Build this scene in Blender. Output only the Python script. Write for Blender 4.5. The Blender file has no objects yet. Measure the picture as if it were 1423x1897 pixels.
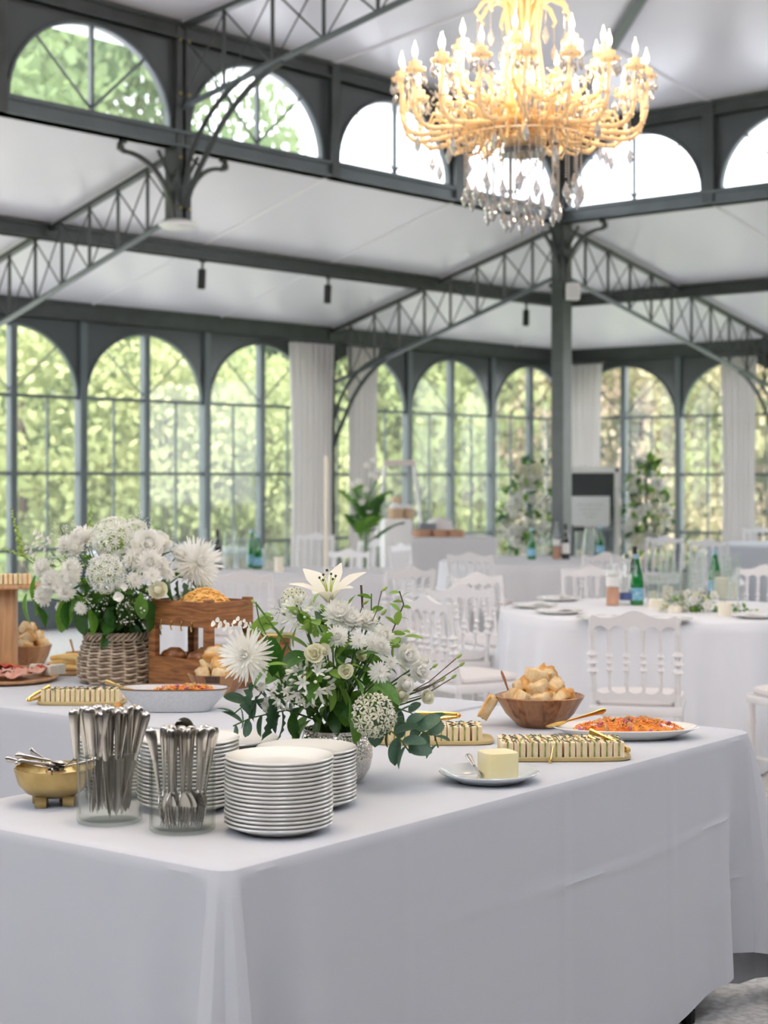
import bpy, bmesh, math, random
from math import sin, cos, pi, radians as R, sqrt, atan2
from mathutils import Vector as V, Matrix as X4, Euler
SC = bpy.context.scene
COL = SC.collection
# ---------------------------------------------------------------- camera
FPX, HOR, CX, EYE = 3150.0, 885.0, 711.5, 1.48
cam_d = bpy.data.cameras.new('camera'); cam = bpy.data.objects.new('camera', cam_d); COL.objects.link(cam)
cam.location = (0, 0, EYE); cam.rotation_euler = (R(90), 0, 0)
cam_d.sensor_fit = 'VERTICAL'; cam_d.sensor_height = 36; cam_d.lens = FPX / 1897 * 36
cam_d.shift_y = -(948.5 - HOR) / 1897
cam_d.dof.use_dof = True; cam_d.dof.focus_distance = 4.25; cam_d.dof.aperture_fstop = 4.3
cam_d.clip_end = 300
SC.camera = cam
# ---------------------------------------------------------------- world, sun, exposure
W = bpy.data.worlds.new('sky'); SC.world = W; W.use_nodes = True
wn = W.node_tree.nodes; wl = W.node_tree.links
bg = wn['Background']; bg.inputs['Color'].default_value = (0.91, 0.94, 1.0, 1); bg.inputs['Strength'].default_value = 2.6
sun_d = bpy.data.lights.new('sun', 'SUN'); sun_d.energy = 5.0; sun_d.angle = R(12); sun_d.color = (1, .95, .86)
sun = bpy.data.objects.new('sun', sun_d); COL.objects.link(sun); sun.rotation_euler = (R(28), R(-16), 0)
SC.view_settings.view_transform = 'Standard'; SC.view_settings.look = 'None'
SC.view_settings.gamma = 1; SC.view_settings.use_curve_mapping = False
SC.view_settings.exposure = 1.22
SC.cycles.max_bounces = 9; SC.cycles.diffuse_bounces = 5; SC.cycles.glossy_bounces = 4
SC.cycles.transmission_bounces = 8; SC.cycles.transparent_max_bounces = 24
SC.cycles.sample_clamp_indirect = 6; SC.cycles.caustics_reflective = False; SC.cycles.caustics_refractive = False
SC.cycles.use_denoising = True
# ---------------------------------------------------------------- helpers
def G(px, py, z):
    d = (EYE - z) * FPX / (py - HOR); return V(((px - CX) / FPX * d, d, z))
def DP(px, py, d): return V(((px - CX) / FPX * d, d, EYE + (HOR - py) / FPX * d))
def rotz(a): return X4.Rotation(a, 4, 'Z')
def T(x, y=0, z=0): return X4.Translation(V((x, y, z)) if not isinstance(x, V) else x)
def aim(d, roll=0):
    q = V(d).normalized().to_track_quat('Z', 'Y').to_matrix().to_4x4(); return q @ rotz(roll)
class MB:
    def __init__(s): s.v = []; s.f = []
    def add(s, vs, fs, M=None):
        o = len(s.v); s.v += [tuple(M @ V(p)) if M is not None else tuple(p) for p in vs]; s.f += [tuple(i + o for i in f) for f in fs]; return s
    def join(s, o, M=None): return s.add(o.v, o.f, M)
    def box(s, x0, x1, y0, y1, z0, z1, M=None):
        vs = [(x, y, z) for z in (z0, z1) for y in (y0, y1) for x in (x0, x1)]
        return s.add(vs, [(0, 2, 3, 1), (4, 5, 7, 6), (0, 1, 5, 4), (2, 6, 7, 3), (0, 4, 6, 2), (1, 3, 7, 5)], M)
    def cbox(s, c, sz, M=None):
        return s.box(c[0]-sz[0]/2, c[0]+sz[0]/2, c[1]-sz[1]/2, c[1]+sz[1]/2, c[2]-sz[2]/2, c[2]+sz[2]/2, M)
    def rbox(s, c, sz, b, M=None):
        bm = bmesh.new(); bmesh.ops.create_cube(bm, size=1)
        for q in bm.verts: q.co = V((q.co.x*sz[0], q.co.y*sz[1], q.co.z*sz[2])) + V(c)
        bmesh.ops.bevel(bm, geom=bm.edges[:], offset=b, segments=2, profile=.6, affect='EDGES')
        bm.verts.ensure_lookup_table(); s.add([q.co[:] for q in bm.verts], [[q.index for q in f.verts] for f in bm.faces], M); bm.free(); return s
    def tube(s, pts, r, n=6, cap=True, M=None, flat=1.0):
        pts = [V(p) for p in pts]; m = len(pts); rs = r if isinstance(r, (list, tuple)) else [r] * m
        t0 = (pts[1] - pts[0]).normalized(); a = V((0, 0, 1)) if abs(t0.z) < .9 else V((1, 0, 0))
        nx = t0.cross(a).normalized(); vs = []; fs = []
        for i, p in enumerate(pts):
            t = (pts[min(i+1, m-1)] - pts[max(i-1, 0)]).normalized()
            nx = (nx - t * nx.dot(t)).normalized(); ny = t.cross(nx)
            for k in range(n):
                an = 2*pi*k/n; vs.append(p + nx*cos(an)*rs[i] + ny*sin(an)*rs[i]*flat)
        for i in range(m-1):
            for k in range(n):
                k2 = (k+1) % n; fs.append((i*n+k, i*n+k2, (i+1)*n+k2, (i+1)*n+k))
        if cap: fs.append(tuple(range(n))[::-1]); fs.append(tuple((m-1)*n+k for k in range(n)))
        return s.add(vs, fs, M)
    def lathe(s, prof, n=24, M=None, sx=1.0, sy=1.0, cap0=False, cap1=False, p=2.0):
        vs = []; fs = []; m = len(prof)
        for (r, z) in prof:
            for k in range(n):
                a = 2*pi*k/n; c = cos(a); d = sin(a)
                if p != 2.0:
                    q = (abs(c)**p + abs(d)**p) ** (-1/p); c *= q; d *= q
                vs.append((r*c*sx, r*d*sy, z))
        for i in range(m-1):
            for k in range(n):
                k2 = (k+1) % n; fs.append((i*n+k, i*n+k2, (i+1)*n+k2, (i+1)*n+k))
        if cap0: fs.append(tuple(range(n))[::-1])
        if cap1: fs.append(tuple((m-1)*n+k for k in range(n)))
        return s.add(vs, fs, M)
    def grid(s, fn, nu, nv, closeu=False, M=None):
        vs = [fn(i/nu, j/nv) for j in range(nv+1) for i in range(nu if closeu else nu+1)]
        w = nu if closeu else nu+1; fs = []
        for j in range(nv):
            for i in range(nu):
                i2 = (i+1) % w; fs.append((j*w+i, j*w+i2, (j+1)*w+i2, (j+1)*w+i))
        return s.add(vs, fs, M)
    def prism(s, poly, y0, y1, M=None):       # polygon in XZ pushed along Y
        n = len(poly); vs = [(x, y0, z) for x, z in poly] + [(x, y1, z) for x, z in poly]
        fs = [tuple(range(n)), tuple(range(2*n-1, n-1, -1))] + [(i, i+n, (i+1) % n + n, (i+1) % n) for i in range(n)]
        return s.add(vs, fs, M)
    def strip(s, a, b, y0, y1, M=None):       # solid between two XZ contours of equal length
        n = len(a); vs = [(x, y0, z) for x, z in a] + [(x, y0, z) for x, z in b] + [(x, y1, z) for x, z in a] + [(x, y1, z) for x, z in b]; fs = []
        for i in range(n-1):
            fs += [(i, i+1, n+i+1, n+i), (2*n+i, 3*n+i, 3*n+i+1, 2*n+i+1), (i, 2*n+i, 2*n+i+1, i+1), (n+i, n+i+1, 3*n+i+1, 3*n+i)]
        fs += [(0, n, 3*n, 2*n), (n-1, 3*n-1, 4*n-1, 2*n-1)]
        return s.add(vs, fs, M)
    def ball(s, c, r, sub=1, M=None, sc=(1, 1, 1)):
        vs, fs = ICO[sub]; return s.add([(c[0]+p[0]*r*sc[0], c[1]+p[1]*r*sc[1], c[2]+p[2]*r*sc[2]) for p in vs], fs, M)
    def mesh(s, name, mat, ang=35):
        me = bpy.data.meshes.new(name); me.from_pydata(s.v, [], s.f); me.validate()
        me.materials.append(mat)
        me.polygons.foreach_set('use_smooth', [True] * len(me.polygons))
        if ang is not None: me.set_sharp_from_angle(angle=R(ang))
        me.update(); return me
    def obj(s, name, mat, parent=None, M=None, ang=35, fix=False):
        me = s.mesh(name, mat, ang)
        if fix:
            bm = bmesh.new(); bm.from_mesh(me); bmesh.ops.recalc_face_normals(bm, faces=bm.faces[:]); bm.to_mesh(me); bm.free()
        return put(name, me, parent, M)
def _ico(n):
    bm = bmesh.new(); bmesh.ops.create_icosphere(bm, subdivisions=n, radius=1); bm.verts.ensure_lookup_table()
    r = ([q.co[:] for q in bm.verts], [tuple(q.index for q in f.verts) for f in bm.faces]); bm.free(); return r
ICO = {0: ([(1,0,0),(-1,0,0),(0,1,0),(0,-1,0),(0,0,1),(0,0,-1)], [(0,2,4),(2,1,4),(1,3,4),(3,0,4),(2,0,5),(1,2,5),(3,1,5),(0,3,5)]), 1: _ico(1), 2: _ico(2), 3: _ico(3)}
def put(name, me, parent=None, M=None):
    o = bpy.data.objects.new(name, me); COL.objects.link(o)
    if parent is not None: o.parent = parent
    if M is not None: o.matrix_local = M
    return o
def tag(o, label, cat, group=None, kind=None):
    if label: o['label'] = label
    if cat: o['category'] = cat
    if group: o['group'] = group
    if kind: o['kind'] = kind
    return o
def thing(name, label, cat, M=None, group=None, kind=None):
    o = bpy.data.objects.new(name, None); COL.objects.link(o); o.empty_display_size = .05
    if M is not None: o.matrix_world = M
    return tag(o, label, cat, group, kind)
KIDS = {}
def copy_tree(o, parent=None, M=None, **kw):
    c = o.copy(); COL.objects.link(c)
    if parent is not None: c.parent = parent
    if M is not None:
        if parent is None: c.matrix_world = M
        else: c.matrix_local = M
    for k, v in kw.items(): c[k] = v
    for ch in o.children:
        d = ch.copy(); COL.objects.link(d); d.parent = c
        for g in ch.children:
            e = g.copy(); COL.objects.link(e); e.parent = d
    return c
ORD = 'first second third fourth fifth sixth seventh eighth ninth tenth eleventh twelfth thirteenth fourteenth fifteenth sixteenth seventeenth eighteenth nineteenth twentieth'.split()
def nth(i): return ORD[i] if i < 20 else ('twenty-' + ORD[i-20] if i < 29 else 'thirtieth')
# ---------------------------------------------------------------- materials
def mat(name, col, rough=.5, metal=0, var=None, bump=None, spec=.5, sss=0, trans=0, coat=0, stretch=None, emit=None, alpha=None, sheen=0, transl=None):
    m = bpy.data.materials.new(name); m.use_nodes = True; nt = m.node_tree; N = nt.nodes; L = nt.links; b = N['Principled BSDF']
    b.inputs['Base Color'].default_value = (*col, 1); b.inputs['Roughness'].default_value = rough; b.inputs['Metallic'].default_value = metal
    b.inputs['Specular IOR Level'].default_value = spec; b.inputs['Coat Weight'].default_value = coat; b.inputs['Transmission Weight'].default_value = trans
    b.inputs['Sheen Weight'].default_value = sheen
    if sss: b.inputs['Subsurface Weight'].default_value = sss; b.inputs['Subsurface Radius'].default_value = (.01, .008, .006)
    if emit: b.inputs['Emission Color'].default_value = (*emit[0], 1); b.inputs['Emission Strength'].default_value = emit[1]
    tc = N.new('ShaderNodeTexCoord'); mp = N.new('ShaderNodeMapping'); L.new(tc.outputs['Object'], mp.inputs['Vector'])
    if stretch: mp.inputs['Scale'].default_value = stretch
    if var:
        no = N.new('ShaderNodeTexNoise'); no.inputs['Scale'].default_value = var[0]; no.inputs['Detail'].default_value = 5
        cr = N.new('ShaderNodeValToRGB'); cr.color_ramp.elements[0].position = var[2] if len(var) > 2 else .35; cr.color_ramp.elements[1].position = var[3] if len(var) > 3 else .65
        cr.color_ramp.elements[0].color = (*col, 1); cr.color_ramp.elements[1].color = (*var[1], 1)
        L.new(mp.outputs['Vector'], no.inputs['Vector']); L.new(no.outputs['Fac'], cr.inputs['Fac']); L.new(cr.outputs['Color'], b.inputs['Base Color'])
    if bump:
        nb = N.new('ShaderNodeTexNoise' if len(bump) < 3 else 'ShaderNodeTexVoronoi'); nb.inputs['Scale'].default_value = bump[0]
        bp = N.new('ShaderNodeBump'); bp.inputs['Strength'].default_value = bump[1]; bp.inputs['Distance'].default_value = .004
        L.new(mp.outputs['Vector'], nb.inputs['Vector']); L.new(nb.outputs[0], bp.inputs['Height']); L.new(bp.outputs['Normal'], b.inputs['Normal'])
    if transl:
        t = N.new('ShaderNodeBsdfTranslucent'); t.inputs['Color'].default_value = (*transl[0], 1); mx = N.new('ShaderNodeMixShader'); mx.inputs[0].default_value = transl[1]
        L.new(b.outputs[0], mx.inputs[1]); L.new(t.outputs[0], mx.inputs[2]); L.new(mx.outputs[0], N['Material Output'].inputs['Surface'])
    return m
def glass(name, tint=(1, 1, 1), refl=.06, rough=.02, edge=(.75, .85, .8), edgeamt=.5, body=0.0, bcol=(.9, .95, .93)):
    """clear glass: light passes straight through, the surface mirrors at grazing angles"""
    m = bpy.data.materials.new(name); m.use_nodes = True; nt = m.node_tree; N = nt.nodes; L = nt.links; N.remove(N['Principled BSDF'])
    tr = N.new('ShaderNodeBsdfTransparent'); gl = N.new('ShaderNodeBsdfGlossy'); gl.inputs['Roughness'].default_value = rough
    lw = N.new('ShaderNodeLayerWeight'); lw.inputs['Blend'].default_value = .3
    mc = N.new('ShaderNodeMixRGB'); mc.inputs[1].default_value = (*tint, 1); mc.inputs[2].default_value = (tint[0]*edge[0], tint[1]*edge[1], tint[2]*edge[2], 1)
    pw = N.new('ShaderNodeMath'); pw.operation = 'POWER'; pw.inputs[1].default_value = 3; L.new(lw.outputs['Facing'], pw.inputs[0])
    em = N.new('ShaderNodeMath'); em.operation = 'MULTIPLY'; em.inputs[1].default_value = edgeamt; L.new(pw.outputs[0], em.inputs[0]); L.new(em.outputs[0], mc.inputs[0])
    L.new(mc.outputs[0], tr.inputs['Color'])
    ad = N.new('ShaderNodeMath'); ad.operation = 'MULTIPLY_ADD'; ad.inputs[1].default_value = .7; ad.inputs[2].default_value = refl; L.new(pw.outputs[0], ad.inputs[0])
    mx = N.new('ShaderNodeMixShader'); L.new(ad.outputs[0], mx.inputs[0]); L.new(tr.outputs[0], mx.inputs[1]); L.new(gl.outputs[0], mx.inputs[2])
    out = mx.outputs[0]
    if body > 0:
        df = N.new('ShaderNodeBsdfDiffuse'); df.inputs['Color'].default_value = (*bcol, 1)
        m2 = N.new('ShaderNodeMixShader'); m2.inputs[0].default_value = body; L.new(out, m2.inputs[1]); L.new(df.outputs[0], m2.inputs[2]); out = m2.outputs[0]
    L.new(out, N['Material Output'].inputs['Surface']); return m
def wood(name, c1, c2, rough=.45, scale=(2, 2, 18), dist=4.0):
    m = mat(name, c1, rough); nt = m.node_tree; N = nt.nodes; L = nt.links; b = N['Principled BSDF']; mp = N['Mapping']; mp.inputs['Scale'].default_value = scale
    no = N.new('ShaderNodeTexNoise'); no.inputs['Scale'].default_value = 3.2; no.inputs['Detail'].default_value = 8; no.inputs['Distortion'].default_value = .8
    cr = N.new('ShaderNodeValToRGB'); cr.color_ramp.elements[0].position = .33; cr.color_ramp.elements[1].position = .68
    cr.color_ramp.elements[0].color = (*c1, 1); cr.color_ramp.elements[1].color = (*c2, 1)
    L.new(mp.outputs['Vector'], no.inputs['Vector']); L.new(no.outputs['Fac'], cr.inputs['Fac']); L.new(cr.outputs['Color'], b.inputs['Base Color']); return m
iron = mat('painted_iron', (.038, .044, .042), .36, 0, var=(6, (.055, .064, .063)), spec=.6)
iron2 = mat('grey_steel', (.085, .105, .115), .35, 0, var=(3, (.11, .135, .145)), spec=.6)
spandm = mat('dark_panel', (.075, .085, .088), .22, 0, spec=.6, bump=(5, .1))
clear = glass('window_glass', (.96, .98, .98), .07, .05, edgeamt=.15, body=.20, bcol=(.85, .88, .9))  # diffuse white body paints a haze veil over the view outside
jarg = glass('jar_glass', (.975, .985, .975), .05, .02, edge=(.45, .58, .5), edgeamt=.8)
thing_glass = glass('table_glass', (.96, .98, .97), .09, .02, edge=(.6, .68, .68), edgeamt=.7, body=.05)
crystal = glass('crystal', (.5, .5, .54), .30, .03, edge=(.4, .42, .5), edgeamt=.9, body=.30, bcol=(.80, .78, .76))
ceilm = mat('ceiling_panel', (.86, .855, .905), .30, 0, var=(.35, (.80, .79, .85)), spec=.5)
seamm = mat('panel_seam', (.88, .88, .89), .5)
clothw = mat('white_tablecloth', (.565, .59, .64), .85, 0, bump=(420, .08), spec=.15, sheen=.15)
cloth2 = mat('white_voile', (.86, .85, .86), .9, 0, bump=(300, .06), spec=.1, transl=((.85, .85, .88), .25))
curtm = mat('curtain_linen', (.70, .68, .685), .9, 0, bump=(200, .1), spec=.1, transl=((.75, .70, .68), .3))
chairw = mat('white_resin', (.82, .80, .80), .38, 0, spec=.5)
cushm = mat('cushion_fabric', (.80, .76, .75), .9, 0, bump=(300, .15))
china = mat('white_china', (.78, .77, .73), .16, 0, spec=.6, coat=.4)
china2 = mat('grey_white_china', (.62, .66, .68), .15, 0, spec=.6, coat=.5)
dchina = mat('dark_stoneware', (.16, .16, .15), .3)
steel = mat('polished_steel', (.56, .53, .49), .2, 1, bump=(60, .02))
brass = mat('brushed_brass', (.50, .36, .14), .36, 1, var=(30, (.60, .45, .2)), bump=(180, .06))
gold = mat('gold', (.78, .52, .16), .22, 1)
silverh = mat('hammered_silver', (.78, .75, .70), .25, 1, bump=(150, .6, 'v'))
acacia = wood('acacia_wood', (.13, .045, .016), (.42, .17, .06), .35, (3, 3, 22))
acaciav = wood('acacia_grain', (.13, .042, .014), (.44, .18, .06), .35, (16, 16, 2.5))
darkac = wood('dark_acacia', (.05, .025, .015), (.12, .06, .03), .35, (16, 16, 2.5))
oak = wood('oak_wood', (.42, .22, .10), (.62, .37, .19), .45, (16, 16, 2))
standw = wood('stand_wood', (.13, .045, .014), (.42, .18, .06), .5, (2.5, 2.5, 26))
boardm = mat('board_gold', (.52, .40, .18), .38, .25, var=(12, (.60, .46, .22)))
crumb = mat('bread_crumb', (.62, .42, .20), .9, 0, var=(45, (.78, .62, .38)), bump=(120, .5))
crust = mat('bread_crust', (.55, .25, .06), .6, 0, var=(20, (.80, .48, .17)), bump=(60, .4))
stemg = mat('stem_green', (.10, .20, .04), .5, transl=((.2, .4, .08), .15))
stalk = mat('brown_twig', (.10, .06, .04), .6)
leafd = mat('leaf_dark', (.018, .075, .014), .38, 0, var=(14, (.04, .13, .02)), transl=((.10, .30, .03), .22))
leafm = mat('leaf_mid', (.07, .20, .02), .4, 0, var=(12, (.13, .30, .04)), transl=((.25, .5, .06), .3))
leafl = mat('leaf_light', (.20, .36, .06), .45, 0, transl=((.4, .6, .12), .3))
eucal = mat('leaf_eucalyptus', (.055, .12, .075), .5, 0, var=(14, (.10, .19, .13)), transl=((.15, .28, .16), .2))
petw = mat('petal_white', (.94, .93, .89), .6, 0, spec=.2, transl=((.97, .97, .93), .42))
petc = mat('petal_cream', (.92, .90, .74), .6, 0, spec=.2, transl=((.95, .94, .78), .4))
petg = mat('petal_greenish', (.62, .70, .34), .6, 0, spec=.2, transl=((.7, .8, .4), .25))
# ================================================================ the building
BC = V((1.817, 17.4, 0)); TH = R(49.0)
BM = T(BC) @ rotz(TH)
S = 1.75; AL = 3.28; BR = 4.69; AM = 1.64; BMR = 2.345
ZC0, ZC1, ZE = 4.08, 5.05, 3.16
def st(o, label, cat): return tag(o, label, cat, kind='structure')
# floor and outdoor ground
floorm = mat('polished_concrete', (.44, .43, .42), .45, 0, var=(38, (.62, .61, .59), .42, .58), bump=(60, .15))
lawnm = mat('garden_ground', (.10, .17, .035), .9, 0, var=(1.2, (.20, .26, .07)))
st(MB().box(-25, BR+.1, -18, AL+.1, -.1, 0).obj('floor', floorm, None, BM), 'pale grey concrete floor under the tables', 'floor')
st(MB().box(-60, 75, -60, 70, -.3, -.12).obj('ground', lawnm, None, BM), 'green lawn of the garden beyond the windows', 'ground')
pavem = mat('terrace_stone', (.50, .50, .48), .8, 0, var=(2, (.60, .59, .56)))
st(MB().box(-22, BR+3.2, AL+.15, AL+3.0, -.12, -.02).box(BR+.15, BR+3.2, -18, AL+.15, -.12, -.02).obj('path', pavem, None, BM), 'pale paved terrace outside the windows', 'path')
# ceiling panels
ceil = thing('ceiling', 'white sloping ceiling of smooth panels between the iron trusses', 'ceiling', BM, kind='structure')
def zl(y): return ZC0 + .02 - y / AL * (ZC0 - ZE)
def zr(x): return ZC0 + .02 - x / BR * (ZC0 - ZE)
def panel(pts, up=.06, name='panel'):
    n = len(pts); vs = [V(p) for p in pts]; c = sum(vs, V()) / n
    vs = [p + (c - p) * .004 for p in vs]; top = [p + V((0, 0, up)) for p in vs]
    fs = [tuple(range(n)), tuple(range(2*n-1, n-1, -1))] + [(i, (i+1) % n, (i+1) % n + n, i+n) for i in range(n)]
    return MB().add(vs + top, fs).obj(name, ceilm, ceil, ang=10, fix=True)
def seam(a, b, w=.03):
    return MB().tube([V(a) - V((0, 0, .004)), V(b) - V((0, 0, .004))], w/2, 4).obj('seam_strip', seamm, ceil)
for i in range(10):
    x0, x1 = -S*i, -S*(i+1)
    for (y0, y1) in ((0, AM), (AM, AL)): panel([(x0, y0, zl(y0)), (x1, y0, zl(y0)), (x1, y1, zl(y1)), (x0, y1, zl(y1))])
    seam((x0, .02, zl(.02)), (x0, AL, zl(AL)))
for i in range(3):
    x0, x1 = S*i, min(S*(i+1), BR); h0, h1 = x0*AL/BR, x1*AL/BR
    panel([(x0, h0, zl(h0)), (x0, AL, zl(AL)), (x1, AL, zl(AL)), (x1, h1, zl(h1))] if i < 2 else [(x0, h0, zl(h0)), (x0, AL, zl(AL)), (x1, AL, zl(AL))])
    if i: seam((x0, h0, zl(h0)), (x0, AL, zl(AL)))
for i in range(9):
    y0, y1 = -S*i, -S*(i+1)
    for (x0, x1) in ((0, BMR), (BMR, BR)): panel([(x0, y0, zr(x0)), (x0, y1, zr(x0)), (x1, y1, zr(x1)), (x1, y0, zr(x1))])
    seam((.02, y0, zr(.02)), (BR, y0, zr(BR)))
for i in range(2):
    y0, y1 = S*i, min(S*(i+1), AL); h0, h1 = y0*BR/AL, y1*BR/AL
    panel([(h0, y0, zr(h0)), (BR, y0, zr(BR)), (BR, y1, zr(BR)), (h1, y1, zr(h1))] if i < 1 else [(h0, y0, zr(h0)), (BR, y0, zr(BR)), (BR, AL, zr(BR))])
def zn(d): return ZC1 + .02 + .117 * min(d, 5.25)
NL = 10
for i in range(NL):
    x0, x1 = -S*i, -S*(i+1); w0, w1 = min(-x0, 5.25), min(-x1, 5.25)
    for sgn, off in ((-1, 0), (1, -10.5)):
        p = [(x0, off, zn(0)), (x1, off, zn(0)), (x1, off+sgn*w1, zn(w1)), (x0, off+sgn*w0, zn(w0))]
        panel(p if w0 > 0 else p[:3])
        if i: seam((x0, off+sgn*.02, zn(0)), (x0, off+sgn*w0, zn(w0)))
for i in range(6):
    y0, y1 = -S*i, -S*(i+1); w0, w1 = min(-y0, 10.5+y0), min(-y1, 10.5+y1)
    p = [(0, y0, zn(0)), (0, y1, zn(0)), (-w1, y1, zn(w1)), (-w0, y0, zn(w0))]
    p = [q for k, q in enumerate(p) if not (k == 3 and w0 <= 0) and not (k == 2 and w1 <= 0)]
    panel(p)
    if i: seam((-.02, y0, zn(0)), (-w0, y0, zn(w0)))
# outer eaves of the raised roof (seen through the arched panes)
st(MB().box(-17.5, .6, .06, .62, ZC1-.06, ZC1+.0).box(.06, .62, -10.5, .06, ZC1-.06, ZC1).obj('roof', ceilm, None, BM), 'pale overhanging eave of the raised roof outside the arches', 'eave')
# added unseen walls around the camera, put in to block daylight
wallm = mat('added_wall_grey', (.34, .33, .32), .8)  # kept dark so the added walls bounce little light
st(MB().box(-25, -24.8, -22, AL, 0, 5.2).obj('wall_back_added', wallm, None, BM), 'added unseen plain wall behind the camera, blocking daylight', 'wall')
st(MB().box(-25, BR, -18.2, -18, 0, 5.2).obj('wall_right_added', wallm, None, BM), 'added unseen plain wall on the camera side, blocking daylight', 'wall')
st(MB().box(-25, -11.2, AL, AL+.15, 0, 5.2).box(-11.2, -6.95, AL, AL+.12, 0, .3).obj('wall_left_added', wallm, None, BM), 'added unseen plain wall left of the camera, blocking side daylight', 'wall')  # added to close the open side and darken the near table
st(MB().box(BR, BR+.15, -18, -5.4, 0, 5.2).obj('wall_front_added', wallm, None, BM), 'added unseen plain wall right of the camera, blocking side daylight', 'wall')
r2 = thing('roof', 'added unseen white ceiling behind the camera, blocking sky light', 'ceiling', BM, kind='structure')  # added unseen cover, keeps open sky from lighting the near table
MB().box(-25, 0, -18.2, -10.5, 4.1, 4.2).box(-25, -17.5, -10.5, AL, 4.3, 4.4).obj('panel', ceilm, r2)
# beams
def beam(x0, x1, y0, y1, z0, z1, label, m=iron):
    r = thing('beam', label, 'beam', BM, kind='structure')
    alongx = (x1-x0) > (y1-y0)
    MB().box(x0, x1, y0, y1, z0, z1).obj('girder', m, r)
    if alongx: MB().box(x0, x1, y0-.025, y1+.025, z1-.025, z1).box(x0, x1, y0-.025, y1+.025, z0, z0+.02).obj('flange', m, r)
    else: MB().box(x0-.025, x1+.025, y0, y1, z1-.025, z1).box(x0-.025, x1+.025, y0, y1, z0, z0+.02).obj('flange', m, r)
    return r
beam(-17.5, .05, -.06, .07, ZC0, ZC0+.13, 'long dark beam under the left row of high arched windows', iron2)
beam(-17.5, .05, -.06, .07, ZC1-.12, ZC1+.01, 'long dark beam above the left row of high arched windows')
beam(-.07, .06, -10.5, -.07, ZC0, ZC0+.13, 'dark beam under the right row of high arched windows', iron2)
beam(-.07, .06, -10.5, -.07, ZC1-.12, ZC1+.01, 'dark beam above the right row of high arched windows')
beam(-16, BMR, AM-.045, AM+.045, zl(AM)-.13, zl(AM)-.005, 'dark purlin with spotlights crossing the lower left ceiling')
beam(BMR-.045, BMR+.045, -14, AM, zr(BMR)-.13, zr(BMR)-.005, 'dark purlin crossing the lower right ceiling')
beam(-16, BR, AL-.07, AL+.08, ZE-.13, ZE+.045, 'dark eave beam above the tall left windows')
beam(BR-.07, BR+.08, -14, AL, ZE-.13, ZE+.045, 'dark eave beam above the tall right windows')
hp = [(-.1, -.1, zn(.1)-.04), (-5.2, -5.2, zn(5.2)-.04)]
st(MB().tube(hp, .055, 4).obj('rafter', iron2, None, BM), 'grey hip rafter rising from the corner column behind the chandelier', 'rafter').__setitem__('kind', 'structure')
# --- high arched windows
def arc_pts(a, b, z0, n=24): return [(-a*cos(pi*i/n), z0 + b*sin(pi*i/n)) for i in range(n+1)]
def arch_top(a, b, z0, w, zt, n=24): return [(-w + 2*w*i/n, zt) for i in range(n+1)]
CW = {}
def high_window(M, label, name):
    if not CW:
        r = thing(name, label, 'window', M, kind='structure'); CW['w'] = r
        a, b, z0, hw = .785, .665, ZC0+.15, S/2-.035
        inner = arc_pts(a, b, z0); inner = [(-hw, z0)] + inner + [(hw, z0)]
        outer = [(-hw, ZC1-.12)] + [(max(-hw, min(hw, x*1.08)), ZC1-.12) for x, z in inner[1:-1]] + [(hw, ZC1-.12)]
        MB().strip(inner, outer, -.012, .012).obj('spandrel', spandm, r)
        f = MB(); ip = arc_pts(a, b, z0, 24)
        f.strip(ip, [(x*.97, z0+(z-z0)*.965) for x, z in ip], -.03, .03); f.box(-a, a, -.03, .03, z0-.03, z0+.005); f.obj('arch_frame', iron2, r)
        MB().box(-.012, .012, -.02, .02, z0, z0+b-.01).obj('glazing_bar', iron2, r)
        for s in (-1, 1): MB().tube([(0, 0, z0+.02), (s*a*.66, 0, z0+b*.73)], .012, 4).obj('glazing_bar', iron2, r)
        ks = [0, 6, 12, 18, 24]
        for q in range(4):
            pts = [(0, z0)] + ip[ks[q]:ks[q+1]+1]
            MB().add([(x, 0, z) for x, z in pts], [tuple(range(len(pts)))]).obj('pane', clear, r, ang=None)
        for s in (-1, 1): MB().box(s*hw-.02, s*hw+.02, -.035, .035, ZC0+.13, ZC1-.12).obj('mullion', iron2, r)
        return r
    c = copy_tree(CW['w'], None, M, label=label); c.name = name; return c
wn_i = [0]
def wname(): wn_i[0] += 1; return 'window_%d' % wn_i[0]
lab_hl = ['high arched window just left of the picture edge', 'high arched window with leafy trees behind, left of the hanging post',
  'high arched window crossed by the truss, right of the hanging post', 'high arched window of blank sky, third in the left row',
  'high arched window behind the hanging crystal strands']
for i, n in enumerate((-1, 0, 1, 2, 3)):
    high_window(BM @ T(-(3.5-n)*S, 0, 0), lab_hl[i], wname())
for i, n in enumerate((.5, 1.5, 2.5)):
    high_window(BM @ T(0, -n*S-.0, 0) @ rotz(-pi/2), ['high arched window just right of the corner column', 'high arched window cut by the right picture edge', 'high arched window beyond the right picture edge'][i], wname())
# --- posts of the raised wall
for k, (n, w) in enumerate(((-.5, .05), (1.5, .05), (2.5, .085))):
    st(MB().box(-(3.5-n)*S-w, -(3.5-n)*S+w, -.09, .06, ZC0+.0, ZC1).obj('post', iron, None, BM), ['slim post between the first two high windows', 'slim post between the second and third high windows', 'thick dark post left of the crystal strands'][k], 'post')
for k, n in enumerate((1, 2)):
    st(MB().box(-.09, .06, -n*S-.06, -n*S+.06, ZC0, ZC1).obj('post', iron, None, BM), ['slim post between the two high windows on the right', 'slim post beyond the right picture edge'][k], 'post')
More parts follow.
